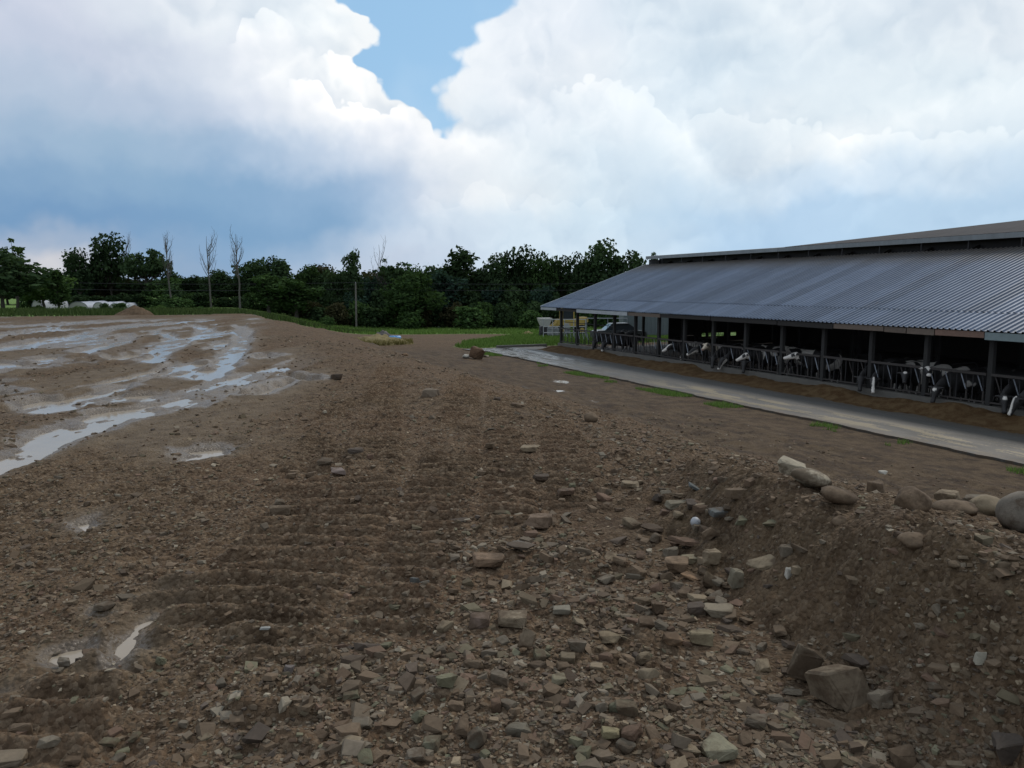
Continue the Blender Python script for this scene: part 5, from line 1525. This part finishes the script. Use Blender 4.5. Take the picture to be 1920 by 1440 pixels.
def hull(rs, n, flat=0.55, boxy=0.5, jit=0.45):
    """a broken block: jittered box corners, some of them knocked off"""
    C = np.array([(i, j, k) for i in (-1, 1) for j in (-1, 1) for k in (-1, 1)], float) * 0.72
    C *= rs.uniform(jit, 1.15, C.shape)
    P = [C]
    if n > 8: P.append(rs.normal(size=(n - 8, 3)) * 0.25 + np.sign(rs.normal(size=(n - 8, 3))) * 0.55)
    P = np.vstack(P)
    sh = rs.uniform(-.35, .35); P[:, 0] += sh * P[:, 1]
    bm = bmesh.new()
    for p in P: bm.verts.new(p)
    bmesh.ops.convex_hull(bm, input=bm.verts[:])
    bmesh.ops.delete(bm, geom=[v for v in bm.verts if not v.link_faces], context='VERTS')
    return bm
def rock_mesh(seed, kind='block', detail=2, name='stone'):
    rs = np.random.RandomState(seed)
    if kind == 'round':
        bm = bmesh.new(); bmesh.ops.create_icosphere(bm, subdivisions=3, radius=1.0)
        for v in bm.verts:
            d = np.array(v.co); k = 1.0
            for j in range(6):
                pl = rs_dirs[seed % 8][j]; h_ = 0.72 + 0.2 * ((seed * 7 + j * 3) % 5) / 5
                t_ = float(d @ pl); 
                if t_ > h_: d = d - pl * (t_ - h_) * 0.75
            v.co = Vector(d)
    else:
        bm = hull(rs, 12 if kind == 'block' else 9, jit=0.55 if kind == 'block' else 0.6)
        bmesh.ops.triangulate(bm, faces=bm.faces[:])
        bmesh.ops.bevel(bm, geom=bm.edges[:], offset=0.075, segments=1, affect='EDGES')
        bmesh.ops.triangulate(bm, faces=bm.faces[:])
        bmesh.ops.subdivide_edges(bm, edges=bm.edges[:], cuts=1, use_grid_fill=True)
    bm.normal_update()
    V = np.array([v.co for v in bm.verts]); N = np.array([v.normal for v in bm.verts])
    amp = 1.8 if kind == 'round' else 1.6
    w = fbm(V[:, 0] * 2.2 + seed, V[:, 1] * 2.2 + V[:, 2] * 1.3, 4, 1) - 0.5
    w2 = fbm(V[:, 2] * 7 + seed, (V[:, 0] - V[:, 1]) * 7, 3, 2) - 0.5
    V = V + N * (amp * (0.16 * w + 0.07 * w2))[:, None]
    for v, c in zip(bm.verts, V): v.co = c
    me = bm_mesh(name, bm, ROCK, smooth=(kind == 'round'))
    return me
_r = np.random.RandomState(77); rs_dirs = []
for _ in range(8):
    d = _r.normal(size=(6, 3)); rs_dirs.append(d / np.linalg.norm(d, axis=1, keepdims=True))

C_BROWN = (0.135, 0.098, 0.065); C_TAN = (0.205, 0.162, 0.108); C_PALE = (0.31, 0.27, 0.20); C_GREY = (0.135, 0.113, 0.084); C_GREEN = (0.118, 0.112, 0.072)
C_RED = (0.132, 0.086, 0.060); C_BLUE = (0.100, 0.108, 0.105); C_WHITE = (0.38, 0.36, 0.31); C_ORANGE = (0.21, 0.135, 0.08); C_DARK = (0.075, 0.060, 0.048)

KEYS = []; PXY = []
def ghit(px, py):
    P = hit(px, py, 0.02); x = np.array([P[0]]); y = np.array([P[1]])
    return P[0], P[1], float(fields(x, y)[0][0])
def stone(px, py, w, h, kind, col, label, seed, tilt=0.0, roll=0.0, yaw=None, name='stone', sink=0.12, thick=None, cat='stone', group=None, me=None):
    """w, h: size seen in the photograph in pixels; py: its middle"""
    x, y, z = ghit(px, py + h * 0.30)
    dep = math.hypot(y, 0.0) * math.cos(PITCH) + (EYE - z) * math.sin(PITCH)
    W_ = w / 1440 * dep / 2; el = math.atan2(EYE - z, math.hypot(x, y))
    H_ = h / 1440 * dep / 2
    D = W_ * (0.75 if kind != 'round' else 0.9)
    if kind == 'slab': Hh = max(0.16 * W_, H_ - D * math.sin(el) * 0.8); D = min(D, H_ / max(math.sin(el), .12) * .9)
    else: Hh = max(0.45 * min(W_, H_), H_ * 1.05 - D * math.sin(el) * 0.35)
    if thick: Hh = thick * W_
    rr = random.Random(seed)
    o = obj(name, me or rock_mesh(seed, kind, name=name), None, (x, y, z + Hh * (1 - sink * 2)), (tilt, roll, (yaw if yaw is not None else rr.uniform(-.3, .3))), (W_, D, Hh))
    o.color = (*col, 1); KEYS.append((x, y, W_)); PXY.append((px, py, o, label))
    tag(o, label, cat, group); return o
S = stone
# boulders on the slope between the berm and the alley
S(1481, 885, 66, 36, 'block', C_PALE, 'pale limestone boulder, leftmost of the row on the slope, its left end stained with mud', 201, roll=.25, name='boulder', cat='boulder')
S(1519, 909, 76, 40, 'round', C_PALE, 'long pale boulder with a dark muddy flank, second in the row on the slope', 202, roll=.30, name='boulder', cat='boulder')
S(1571, 930, 66, 36, 'round', C_BROWN, 'mud-coated brown boulder just right of the two pale ones', 203, roll=.2, name='boulder', cat='boulder')
S(1642, 910, 42, 50, 'block', C_BROWN, 'upright squarish brown boulder standing by itself above the row', 204, name='boulder', cat='boulder', thick=1.1)
S(1712, 938, 66, 56, 'round', (0.15, 0.108, 0.072), 'big smooth round reddish brown boulder with a dark hollow beneath it', 205, name='boulder', cat='boulder', sink=.1)
S(1777, 930, 60, 34, 'block', C_TAN, 'angular tan boulder directly right of the big round one', 206, name='boulder', cat='boulder')
S(1790, 958, 78, 38, 'round', C_BROWN, 'broad dusty brown boulder in front of the angular tan one', 207, name='boulder', cat='boulder')
S(1828, 934, 50, 28, 'block', C_GREY, 'small greyish boulder behind the row, between the angular tan one and the far right boulder', 208, name='boulder', cat='boulder')
S(1848, 964, 66, 42, 'round', C_TAN, 'rounded tan boulder touching the left side of the largest edge boulder', 209, name='boulder', cat='boulder')
S(1915, 978, 96, 92, 'round', (0.15, 0.13, 0.105), 'largest grey boulder, cut by the right picture edge', 210, name='boulder', cat='boulder', sink=.12)
S(1714, 1018, 60, 36, 'round', C_BROWN, 'brown boulder sunk halfway into the soil below the round one', 211, name='boulder', cat='boulder', sink=.4)
S(1576, 957, 30, 26, 'round', C_BROWN, 'small brown cobble below the mud-coated boulder', 212, sink=.3)
S(1656, 882, 22, 10, 'block', C_WHITE, 'small bright white stone behind the upright squarish boulder', 213)
S(1796, 976, 15, 12, 'block', C_PALE, 'small square pale stone in front of the broad dusty boulder', 214)
# stones on the berm
S(1436, 1050, 70, 46, 'slab', C_TAN, 'long tan slab tilted on the left face of the berm', 215, roll=-.42, thick=.22, tilt=.35)
S(1478, 1078, 18, 26, 'block', C_WHITE, 'white half of a broken cobble on the berm', 216)
S(1492, 1077, 20, 26, 'block', C_TAN, 'tan half of the broken cobble on the berm', 217)
S(1450, 974, 44, 18, 'slab', C_GREEN, 'flat greenish stone near the top of the berm', 218, thick=.25)
S(1508, 1027, 50, 22, 'slab', C_GREY, 'grey-brown slab lying on the crest of the berm', 219, roll=.3, thick=.25)
S(1472, 1040, 34, 30, 'block', C_GREY, 'squat grey stone to the right of the tilted tan slab', 220)
S(1651, 1122, 22, 14, 'block', C_TAN, 'small square tan stone halfway along the berm crest', 221)
S(1640, 1136, 34, 14, 'slab', C_GREEN, 'flat green-grey stone just under the square tan stone on the berm', 222, thick=.3)
S(1838, 1240, 24, 34, 'block', (0.32, 0.30, 0.24), 'upright pale stone in the dark soil near the right edge', 223)
S(1600, 900 + 188, 30, 18, 'block', C_TAN, 'pale cobble on the right flank of the berm', 224)
S(1788, 1087, 26, 16, 'round', C_TAN, 'small yellowish cobble on the slope right of the berm crest', 225)
# foreground right
S(1508, 1268, 76, 84, 'block', (0.150, 0.122, 0.088), 'left boulder of the leaning pair in the lower right foreground', 226, roll=.35, name='boulder', cat='boulder', thick=.95, sink=.05)
S(1572, 1302, 112, 108, 'block', (0.150, 0.118, 0.082), 'right and larger boulder of the leaning pair in the lower right foreground', 227, roll=-.25, name='boulder', cat='boulder', thick=.92, sink=.1)
S(1648, 1338, 50, 50, 'block', C_GREY, 'grey rock half buried right of the leaning pair of boulders', 228, sink=.35)
S(1895, 1390, 90, 70, 'block', C_DARK, 'dark rock in the bottom right corner of the picture', 229, sink=.3)
S(1690, 1425, 60, 50, 'block', C_BROWN, 'brown rock at the bottom edge below the leaning pair', 230, sink=.3)
S(1268, 1285, 44, 52, 'slab', C_GREEN, 'left half of a cracked grey-green slab lying flat', 231, thick=.16, yaw=.1)
S(1308, 1283, 42, 60, 'slab', C_GREEN, 'right half of a cracked grey-green slab lying flat', 232, thick=.16, yaw=-.1)
S(1348, 1398, 76, 44, 'block', (0.19, 0.175, 0.12), 'pale greenish rock at the bottom of the picture under the cracked slab', 233)
S(1347, 1167, 74, 32, 'slab', (0.19, 0.16, 0.115), 'flat-topped pale slab with a clean front edge left of the berm', 234, thick=.3)
S(1316, 1216, 60, 38, 'block', (0.20, 0.165, 0.105), 'tan block with a rounded top above the cracked slab', 235)
S(1262, 1208, 46, 28, 'block', C_ORANGE, 'orange-brown block left of the tan rounded block', 236)
S(1330, 1091, 36, 76, 'block', (0.17, 0.13, 0.085), 'long brown wedge stone standing at the foot of the berm', 237, roll=.5, thick=.9, tilt=-.4)
S(1268, 1078, 60, 34, 'block', (0.20, 0.14, 0.09), 'flaky orange rock left of the long brown wedge', 238)
S(1298, 1096, 52, 16, 'slab', C_ORANGE, 'thin orange shard leaning under the flaky orange rock', 239, roll=.3, thick=.16)
S(1294, 1050, 52, 30, 'slab', (0.19, 0.16, 0.105), 'pale slab above the flaky orange rock', 240, thick=.28)
S(1335, 1062, 44, 34, 'block', C_TAN, 'tan wedge behind the top of the long brown wedge', 241)
S(1381, 1090, 36, 56, 'block', (0.16, 0.14, 0.10), 'upright rounded stone in the groove beside the berm', 242, thick=1.2)
S(1308, 1144, 50, 26, 'slab', C_TAN, 'sloping tan slab below the long brown wedge', 243, thick=.3, roll=.2)
S(1292, 1020, 74, 26, 'slab', C_RED, 'long dark red slab beneath the white ball', 244, roll=.2, thick=.22)
S(1330, 1012, 26, 56, 'block', C_BROWN, 'steep narrow slab right of the white ball', 245, roll=.7, thick=1.2)
S(1316, 966, 40, 22, 'slab', C_RED, 'reddish brick-shaped slab above the steep narrow one', 246, thick=.4)
S(1268, 945, 56, 34, 'slab', (0.16, 0.14, 0.10), 'wide brown slab lying over a dark hollow', 247, thick=.3)
S(1348, 975, 60, 30, 'slab', C_BLUE, 'dark bluish flat rock at the top of the groove', 248, thick=.3)
S(1303, 912, 40, 20, 'slab', C_BLUE, 'blue-grey shard near the head of the groove', 249, roll=.5, thick=.2)
S(1378, 945, 44, 30, 'block', C_BROWN, 'brown angular block beside the top of the berm', 250)
S(1180, 905, 44, 20, 'slab', C_TAN, 'tan flat stone where the rubble band widens', 251, thick=.3)
S(1225, 1002, 54, 16, 'slab', C_DARK, 'dark flat shard left of the white ball', 252, thick=.2)
# middle foreground
S(1011, 975, 62, 32, 'block', (0.175, 0.125, 0.088), 'smooth brown block lying alone in the middle of the lot', 253)
S(916, 1057, 78, 44, 'slab', (0.19, 0.13, 0.085), 'broad sandy brown slab beside a dark hollow', 254, thick=.35)
S(975, 1040, 66, 30, 'slab', (0.16, 0.15, 0.13), 'shelf-like grey slab roofing the dark hollow', 255, thick=.2, roll=.15, sink=-.3)
S(898, 1172, 56, 34, 'block', (0.17, 0.125, 0.10), 'pinkish rock with a blue-grey top in the mid foreground', 256)
S(961, 1167, 76, 38, 'slab', (0.20, 0.16, 0.11), 'large tan slab with a sharp lower edge in the mid foreground', 257, thick=.36)
S(991, 1213, 40, 66, 'block', (0.17, 0.13, 0.088), 'tall pointed brown wedge below the large tan slab', 258, roll=.4, thick=1.1, tilt=-.4)
S(940, 1280, 50, 40, 'block', C_GREY, 'grey tilted block below the pointed wedge', 259)
S(1172, 1342, 52, 44, 'block', (0.145, 0.12, 0.08), 'brown rounded-edge rock left of the cracked slab', 260)
S(1148, 1384, 46, 28, 'block', (0.21, 0.18, 0.105), 'yellowish block near the bottom middle', 261)
S(971, 1370, 50, 40, 'block', (0.135, 0.118, 0.088), 'dark smooth block at the bottom middle', 262)
S(807, 1397, 44, 36, 'block', (0.15, 0.145, 0.10), 'green-grey faceted block at the bottom left of centre', 263)
S(780, 1426, 54, 28, 'slab', (0.18, 0.155, 0.12), 'pale flat slab on the bottom edge left of centre', 264, thick=.3)
S(893, 1388, 46, 50, 'block', (0.13, 0.118, 0.09), 'leaning brown block between the two bottom blocks', 265, roll=-.5)
S(836, 1302, 36, 32, 'block', (0.15, 0.14, 0.09), 'olive cube-shaped block left of the grey tilted block', 266)
S(856, 1336, 38, 28, 'block', C_BROWN, 'brown block under the olive cube-shaped one', 267)
S(930, 1332, 32, 34, 'block', C_RED, 'reddish pyramid stone near the bottom centre', 268, thick=1.0)
S(1082, 1220, 44, 28, 'block', C_GREY, 'grey block right of the pointed wedge', 269)
S(1138, 1195, 46, 30, 'block', (0.18, 0.14, 0.09), 'tan block in the rubble between the wedge and the flat-topped slab', 270)
S(1052, 1158, 46, 22, 'block', (0.19, 0.17, 0.13), 'pale oblong block right of the large tan slab', 271)
S(1047, 1292, 40, 24, 'block', (0.17, 0.15, 0.10), 'pale brown block low in the central rubble', 272)
S(1118, 1262, 42, 20, 'slab', C_TAN, 'thin tan slab in the central rubble', 273, thick=.35)
S(1420, 1372, 50, 26, 'block', C_GREY, 'dusty grey block left of the leaning pair, near the bottom', 274)
# left and centre, farther
S(525, 960, 46, 26, 'slab', (0.18, 0.145, 0.10), 'tan two-layered rock alone on the cleat-marked dirt', 275, thick=.45)
S(525, 945, 24, 12, 'block', (0.17, 0.14, 0.10), 'small cap stone behind the two-layered rock', 276)
S(668, 857, 42, 12, 'slab', C_DARK, 'dark flat stone at the middle of the tracks', 277, thick=.35)
S(694, 864, 14, 12, 'block', C_RED, 'reddish chip touching the dark flat stone', 278)
S(611, 877, 36, 14, 'slab', C_GREY, 'grey flat slab, upper one of the small left group', 279, thick=.4)
S(634, 890, 36, 16, 'slab', (0.19, 0.15, 0.13), 'pinkish flat slab at the right of the small left group', 280, thick=.4)
S(585, 892, 34, 16, 'slab', C_BROWN, 'brown tilted slab in the middle of the small left group', 281, thick=.5, roll=-.3)
S(546, 897, 30, 14, 'block', C_BROWN, 'brown rock at the left of the small left group', 282)
S(551, 886, 22, 9, 'slab', C_BROWN, 'small brown slab at the back of the small left group', 283, thick=.4)
S(778, 1104, 20, 20, 'block', C_BLUE, 'left piece of the split blue-grey stone', 284)
S(796, 1101, 24, 20, 'block', C_BLUE, 'right piece of the split blue-grey stone', 285)
S(856, 978, 46, 13, 'slab', C_DARK, 'dark low slab left of the smooth brown block', 286, thick=.35)
S(941, 963, 36, 16, 'block', C_GREEN, 'mossy green-grey stone left of the smooth brown block', 287)
S(1060, 932, 46, 16, 'slab', C_RED, 'reddish flat slab under the small white pebble', 288, thick=.3)
S(1066, 925, 18, 9, 'round', C_WHITE, 'small white pebble lying on a reddish slab', 289, sink=-.1)
S(1014, 897, 36, 14, 'slab', C_DARK, 'dark brown slab above the small white pebble', 290, thick=.4)
S(994, 849, 52, 8, 'slab', C_TAN, 'thin pale slate, upper right one on the tracked dirt', 291, thick=.25)
S(984, 863, 38, 8, 'slab', C_GREY, 'thin grey slate just below the pale one', 292, thick=.25)
S(918, 849, 22, 10, 'slab', C_TAN, 'small pinkish flat stone between the track lanes', 293, thick=.5)
S(808, 742, 42, 12, 'slab', (0.17, 0.135, 0.10), 'flat-topped brown slab far out on the tracks', 294, thick=.5)
S(632, 715, 30, 7, 'slab', C_DARK, 'dark slab lying near the farthest puddle streaks', 295, thick=.5)
S(985, 728, 24, 12, 'slab', C_DARK, 'dark board-like shard on the crest of the slope', 296, roll=.4, thick=.2)
S(932, 752, 20, 8, 'slab', C_DARK, 'dark clod-like slab left of the crest', 297, thick=.5)
S(968, 763, 30, 9, 'slab', C_BROWN, 'brown slate lying along the slope crest', 298, roll=.2, thick=.3)
S(1108, 782, 26, 22, 'round', C_BROWN, 'round muddy brown stone on the slope above the rubble', 299)
S(1018, 792, 20, 18, 'slab', C_BROWN, 'tilted narrow slab below the slope crest', 300, roll=.7, thick=.2)
S(893, 665, 30, 26, 'block', (0.15, 0.095, 0.06), 'brown angular boulder standing at the corner of the wet concrete', 301, thick=1.0, roll=.4, name='boulder', cat='boulder')
S(874, 669, 16, 8, 'round', C_WHITE, 'white cobble left of the brown corner boulder', 302)
S(911, 667, 18, 6, 'slab', C_PALE, 'pale flat stone right of the brown corner boulder', 303)
S(759, 663, 12, 6, 'round', C_ORANGE, 'small orange stone far out where the pad ends', 304)
S(736, 665, 10, 4, 'block', C_PALE, 'tiny pale stone left of the orange one where the pad ends', 305)
# near left
S(195, 1137, 36, 18, 'block', C_GREY, 'dark grey block above the orange puddle', 306)
S(120, 1243, 28, 24, 'block', (0.16, 0.14, 0.11), 'grey-brown stone standing in the small left puddle', 307)
S(250, 1059, 22, 12, 'block', C_TAN, 'small tan block in the dirt left of the tracks', 308)
S(94, 1417, 42, 28, 'block', (0.16, 0.135, 0.10), 'rounded brown stone in the bottom left corner area', 309)
S(20, 1420, 80, 52, 'slab', (0.15, 0.12, 0.085), 'large flat stone cut by the bottom left corner', 310, thick=.3)
S(38, 1362, 60, 50, 'block', C_BROWN, 'broad brown stone just above the bottom left corner', 311, sink=.35)
S(140, 1432, 36, 20, 'block', C_BROWN, 'small brown stone on the bottom edge near the left corner', 312)
S(206, 1398, 44, 16, 'slab', C_GREEN, 'yellow-green flat stone near the bottom left', 313, thick=.3)
S(346, 1362, 26, 18, 'block', C_GREY, 'grey block right of the yellow-green flat stone', 314)
S(448, 1324, 24, 20, 'block', (0.13, 0.13, 0.11), 'grey-green faceted stone on the lower cleat marks', 315)
S(541, 1260, 28, 24, 'block', (0.14, 0.12, 0.11), 'purplish cobble in the middle of the lower left', 316)
S(502, 1333, 18, 12, 'block', C_PALE, 'small pale cube-like pebble on the lower cleat marks', 317)
S(498, 1200, 30, 6, 'slab', (0.26, 0.26, 0.24), 'thin pale shiny sliver lying on the dirt left of the green pair', 318, thick=.2)
S(698, 1222, 24, 16, 'slab', C_GREEN, 'left piece of a broken green slab left of the mid foreground rocks', 319, thick=.4)
S(722, 1217, 28, 18, 'slab', C_GREEN, 'right piece of a broken green slab left of the mid foreground rocks', 320, thick=.4)
S(484, 1178, 22, 12, 'block', C_GREEN, 'small greenish stone just above the thin pale sliver', 321)
# the white ball
x, y, z = ghit(1303, 1000)
bm = bmesh.new(); bmesh.ops.create_icosphere(bm, subdivisions=3, radius=.033)
for v in bm.verts:
    if v.co.x < -.02: v.co *= 0.93
ball = obj('white_ball', bm_mesh('white_ball', bm, white_p, True), None, (x, y, z + .055)); tag(ball, 'small white round ball wedged among the shale slabs by the groove', 'ball')

# further loose stones that can be picked out one by one
gme = [rock_mesh(400 + i, 'block' if i % 3 else 'slab') for i in range(14)]
zones = [(600, 1500, 1180, 1440, 76, 'stone of the thick rubble across the bottom centre', 'rubble stones at the bottom centre', 18, 40),
         (1120, 1400, 900, 1180, 60, 'shale block in the rubble band left of the berm', 'shale blocks in the rubble band', 20, 48),
         (1400, 1900, 1000, 1400, 30, 'stone stuck in the loose soil of the berm', 'stones in the berm', 12, 30),
         (640, 1160, 860, 1180, 28, 'loose stone lying on the cleat-marked dirt in the middle', 'loose stones on the middle dirt', 12, 26),
         (20, 600, 1180, 1430, 28, 'loose stone pressed into the dirt of the lower left', 'loose stones in the lower left', 12, 28)]
zr_ = random.Random(8)
NKEY = len(PXY)
CN = {C_BROWN: 'brown', C_TAN: 'tan', C_GREY: 'greyish', C_GREEN: 'olive', C_RED: 'reddish', C_DARK: 'dark'}
def short(l):
    import re as _re
    l = _re.sub(r'^the ', '', l)
    for w_ in (' in the ', ' on the ', ' lying', ' near', ' just', ' under', ' beneath', ' below', ' above', ' beside', ' left of', ' right of', ' behind', ' between', ', ', ' with ', ' at the', ' standing', ' touching', ' over', ' where', ' halfway', ' of the', ' to the', ' low ', ' leaning', ' directly', ' half buried', ' cut by', ' alone', ' roofing', ' stuck', ' tilted', ' sunk', ' by itself'):
        i = l.find(w_)
        if i > 8: l = l[:i]
    return ' '.join(l.split()[:6])
USED = set()
for (x0, x1, y0, y1, n, lab, grp, s0, s1) in zones:
    for i in range(n):
        px = zr_.uniform(x0, x1); py = y0 + (y1 - y0) * zr_.random()
        if 'rubble stones' in grp and px < 780 and py < 1300: px += 500
        w = zr_.uniform(s0, s1) * (0.6 + 0.7 * (py - 800) / 600)
        col = zr_.choice([C_BROWN, C_TAN, C_GREY, C_GREEN, C_RED, C_BROWN, C_GREY, C_DARK]); cn = CN[col]; isb = zr_.random() < .7
        k = zr_.uniform(.75, 1.15); col = tuple(c * k for c in col)
        near = sorted(PXY[:NKEY], key=lambda e: (e[0] - px) ** 2 + (1.6 * (e[1] - py)) ** 2); lb = lab
        for cand in near[:6]:
            dx, dy = px - cand[0], py - cand[1]
            rel = ('right of' if dx > 0 else 'left of') if abs(dx) > 1.3 * abs(dy) else ('just nearer than' if dy > 0 else 'just beyond')
            l_ = '%s %s %s stone %s the %s' % ('large' if w > (s0 + s1) / 2 else 'small', cn, 'blocky' if isb else 'flat', rel, short(cand[3]))
            if l_ not in USED: lb = l_; break
        USED.add(lb)
        S(px, py, w, w * zr_.uniform(.45, .75), 'block' if isb else 'slab', col, lb, 500 + i, tilt=zr_.uniform(-.3, .3), roll=zr_.uniform(-.35, .35), yaw=zr_.uniform(0, 6.28), group=grp, me=zr_.choice(gme), sink=.25)

# gravel: tens of thousands of broken pieces nobody could count
def gravel(name, N, seed, pxr, pyr, kfun, smin_px, smax, label, low=False):
    rs = np.random.RandomState(seed)
    V_ = []
    for i in range(16):
        bm = hull(np.random.RandomState(900 + i + seed), 7 if low else 10, boxy=0.5)
        bmesh.ops.triangulate(bm, faces=bm.faces[:])
        bm.verts.index_update(); V_.append((np.array([v.co for v in bm.verts]), np.array([[v.index for v in f.verts] for f in bm.faces]))); bm.free()
    X = []; Y = []; tot = 0
    while tot < N:
        px = rs.uniform(pxr[0], pxr[1], N * 3); py = pyr[0] + (pyr[1] - pyr[0]) * rs.rand(N * 3)
        u = (px - 960) / 1440; v = (720 - py) / 1440; c, s_ = math.cos(PITCH), math.sin(PITCH)
        dz = -s_ + v * c; t = (PAD - 0.1 - EYE) / dz; x = u * t; y = (c + v * s_) * t
        x = x + rs.normal(size=len(x)) * 0.02
        w = kfun(x, y); k = rs.rand(len(x)) < w
        X.append(x[k]); Y.append(y[k]); tot += int(k.sum())
    x = np.concatenate(X)[:N]; y = np.concatenate(Y)[:N]
    h, wet, tan, dark, grass, pud, mz, lane = fields(x, y)
    keep = (pud < .25)
    for kx, ky, kw in KEYS:
        if kw > 0.03: keep &= np.hypot(x - kx, y - ky + kw * .25) > kw * 0.95
    x, y, h = x[keep], y[keep], h[keep]; n = len(x)
    r = np.hypot(x, y)
    smin = np.maximum(smin_px * r / 768, 0.006)
    e = 2.7
    s = smin * (1 - rs.rand(n) * (1 - (smin / np.maximum(smax, smin * 1.5)) ** e)) ** (-1 / e) * 0.5
    sc = np.stack([s * rs.uniform(.8, 1.5, n), s * rs.uniform(.7, 1.1, n), s * rs.uniform(.25, .75, n)], 1)
    a = rs.rand(n) * 2 * PI; b = rs.normal(size=n) * .22; g = rs.normal(size=n) * .22
    ca, sa, cb, sb, cg, sg = np.cos(a), np.sin(a), np.cos(b), np.sin(b), np.cos(g), np.sin(g)
    Rm = np.stack([np.stack([ca * cb, ca * sb * sg - sa * cg, ca * sb * cg + sa * sg], 1), np.stack([sa * cb, sa * sb * sg + ca * cg, sa * sb * cg - ca * sg], 1), np.stack([-sb, cb * sg, cb * cg], 1)], 1)
    pal = np.array([C_BROWN, C_BROWN, C_TAN, C_GREY, C_GREEN, C_RED, C_DARK, C_GREY, C_BROWN, (0.23, 0.20, 0.15)])
    col = pal[rs.randint(0, len(pal), n)] * rs.uniform(.55, 1.25, n)[:, None] * 1.2
    dirt = (rs.rand(n) ** 0.7)[:, None] * .85; col = col * (1 - dirt) + np.array((0.100, 0.071, 0.046)) * dirt
    vi = rs.randint(0, 16, n); VV = []; FF = []; CC = []; off = 0
    for i in range(16):
        m = vi == i; Vp, Fp = V_[i]; k = int(m.sum())
        P = Vp[None] * sc[m][:, None, :]
        P = np.einsum('nij,nkj->nki', Rm[m], P) + np.stack([x[m], y[m], h[m] + sc[m][:, 2] * .06], 1)[:, None, :]
        VV.append(P.reshape(-1, 3)); FF.append((Fp[None] + (off + np.arange(k) * len(Vp))[:, None, None]).reshape(-1, 3))
        CC.append(np.repeat(col[m], len(Vp), 0)); off += k * len(Vp)
    V = np.vstack(VV); F = np.vstack(FF); Cc = np.vstack(CC)
    me = mesh_from(name, V, F, GRAVEL); add_attr(me, 'tint', np.hstack([Cc, np.ones((len(Cc), 1))]))
    o = obj(name, me); tag(o, label, cat='gravel', kind='stuff'); return len(F)
def heavy(x, y):
    xl = np.interp(y, [1.5, 2.9, 6.3, 8.6, 14, 20, 30], [-1.25, -.85, .35, .75, -.6, -3.0, -8])
    return sst(x - xl + 0.6 * (fbm(x * 1.2, y * 1.2, 3, 1) - .5), -0.45, 0.35)
def k1(x, y):
    s, q = sq(x, y)
    p = fbm(x * 1.3 + 3, y * 1.3, 3, 2)
    return (1 - .3 * fields(x, y)[7]) * np.clip(heavy(x, y) * (0.42 + .58 * sst(p, .36, .56)) * (1 - .86 * sst(q, 2.0, 2.6) * (1 - .4 * sst(s, 4, 6))) * (1 - 0.8 * sst(q, 5, 8)) + 0.10 * sst(p, .4, .6), 0, 1) * (1 - sst(q, 15, 17))
def k2(x, y):
    s, q = sq(x, y)
    p = fbm(x * 1.7 + 9, y * 1.7, 3, 3); f = fields(x, y)
    return (1 - .60 * f[7]) * (1 - .55 * sst(q, 2.2, 2.8) * (1 - sst(s, 5, 6))) * np.clip((0.25 + .75 * sst(p, .35, .6)) * (1 - .8 * f[2]) * (1 - f[4]), 0, 1) * (1 - sst(q, 14, 17)) * (1 - .2 * sst(q, 6, 9))
nf = gravel('crushed_rock', 24000, 1, (-160, 2080), (760, 1800), k1, 4.3, 0.11, 'crushed shale and stones heaped over the right half of the foreground')
nf += gravel('gravel', 40000, 2, (-160, 2080), (640, 1800), k2, 2.3, 0.045, 'small gravel and clods strewn over the whole dirt lot', low=True)
print('gravel faces', nf)
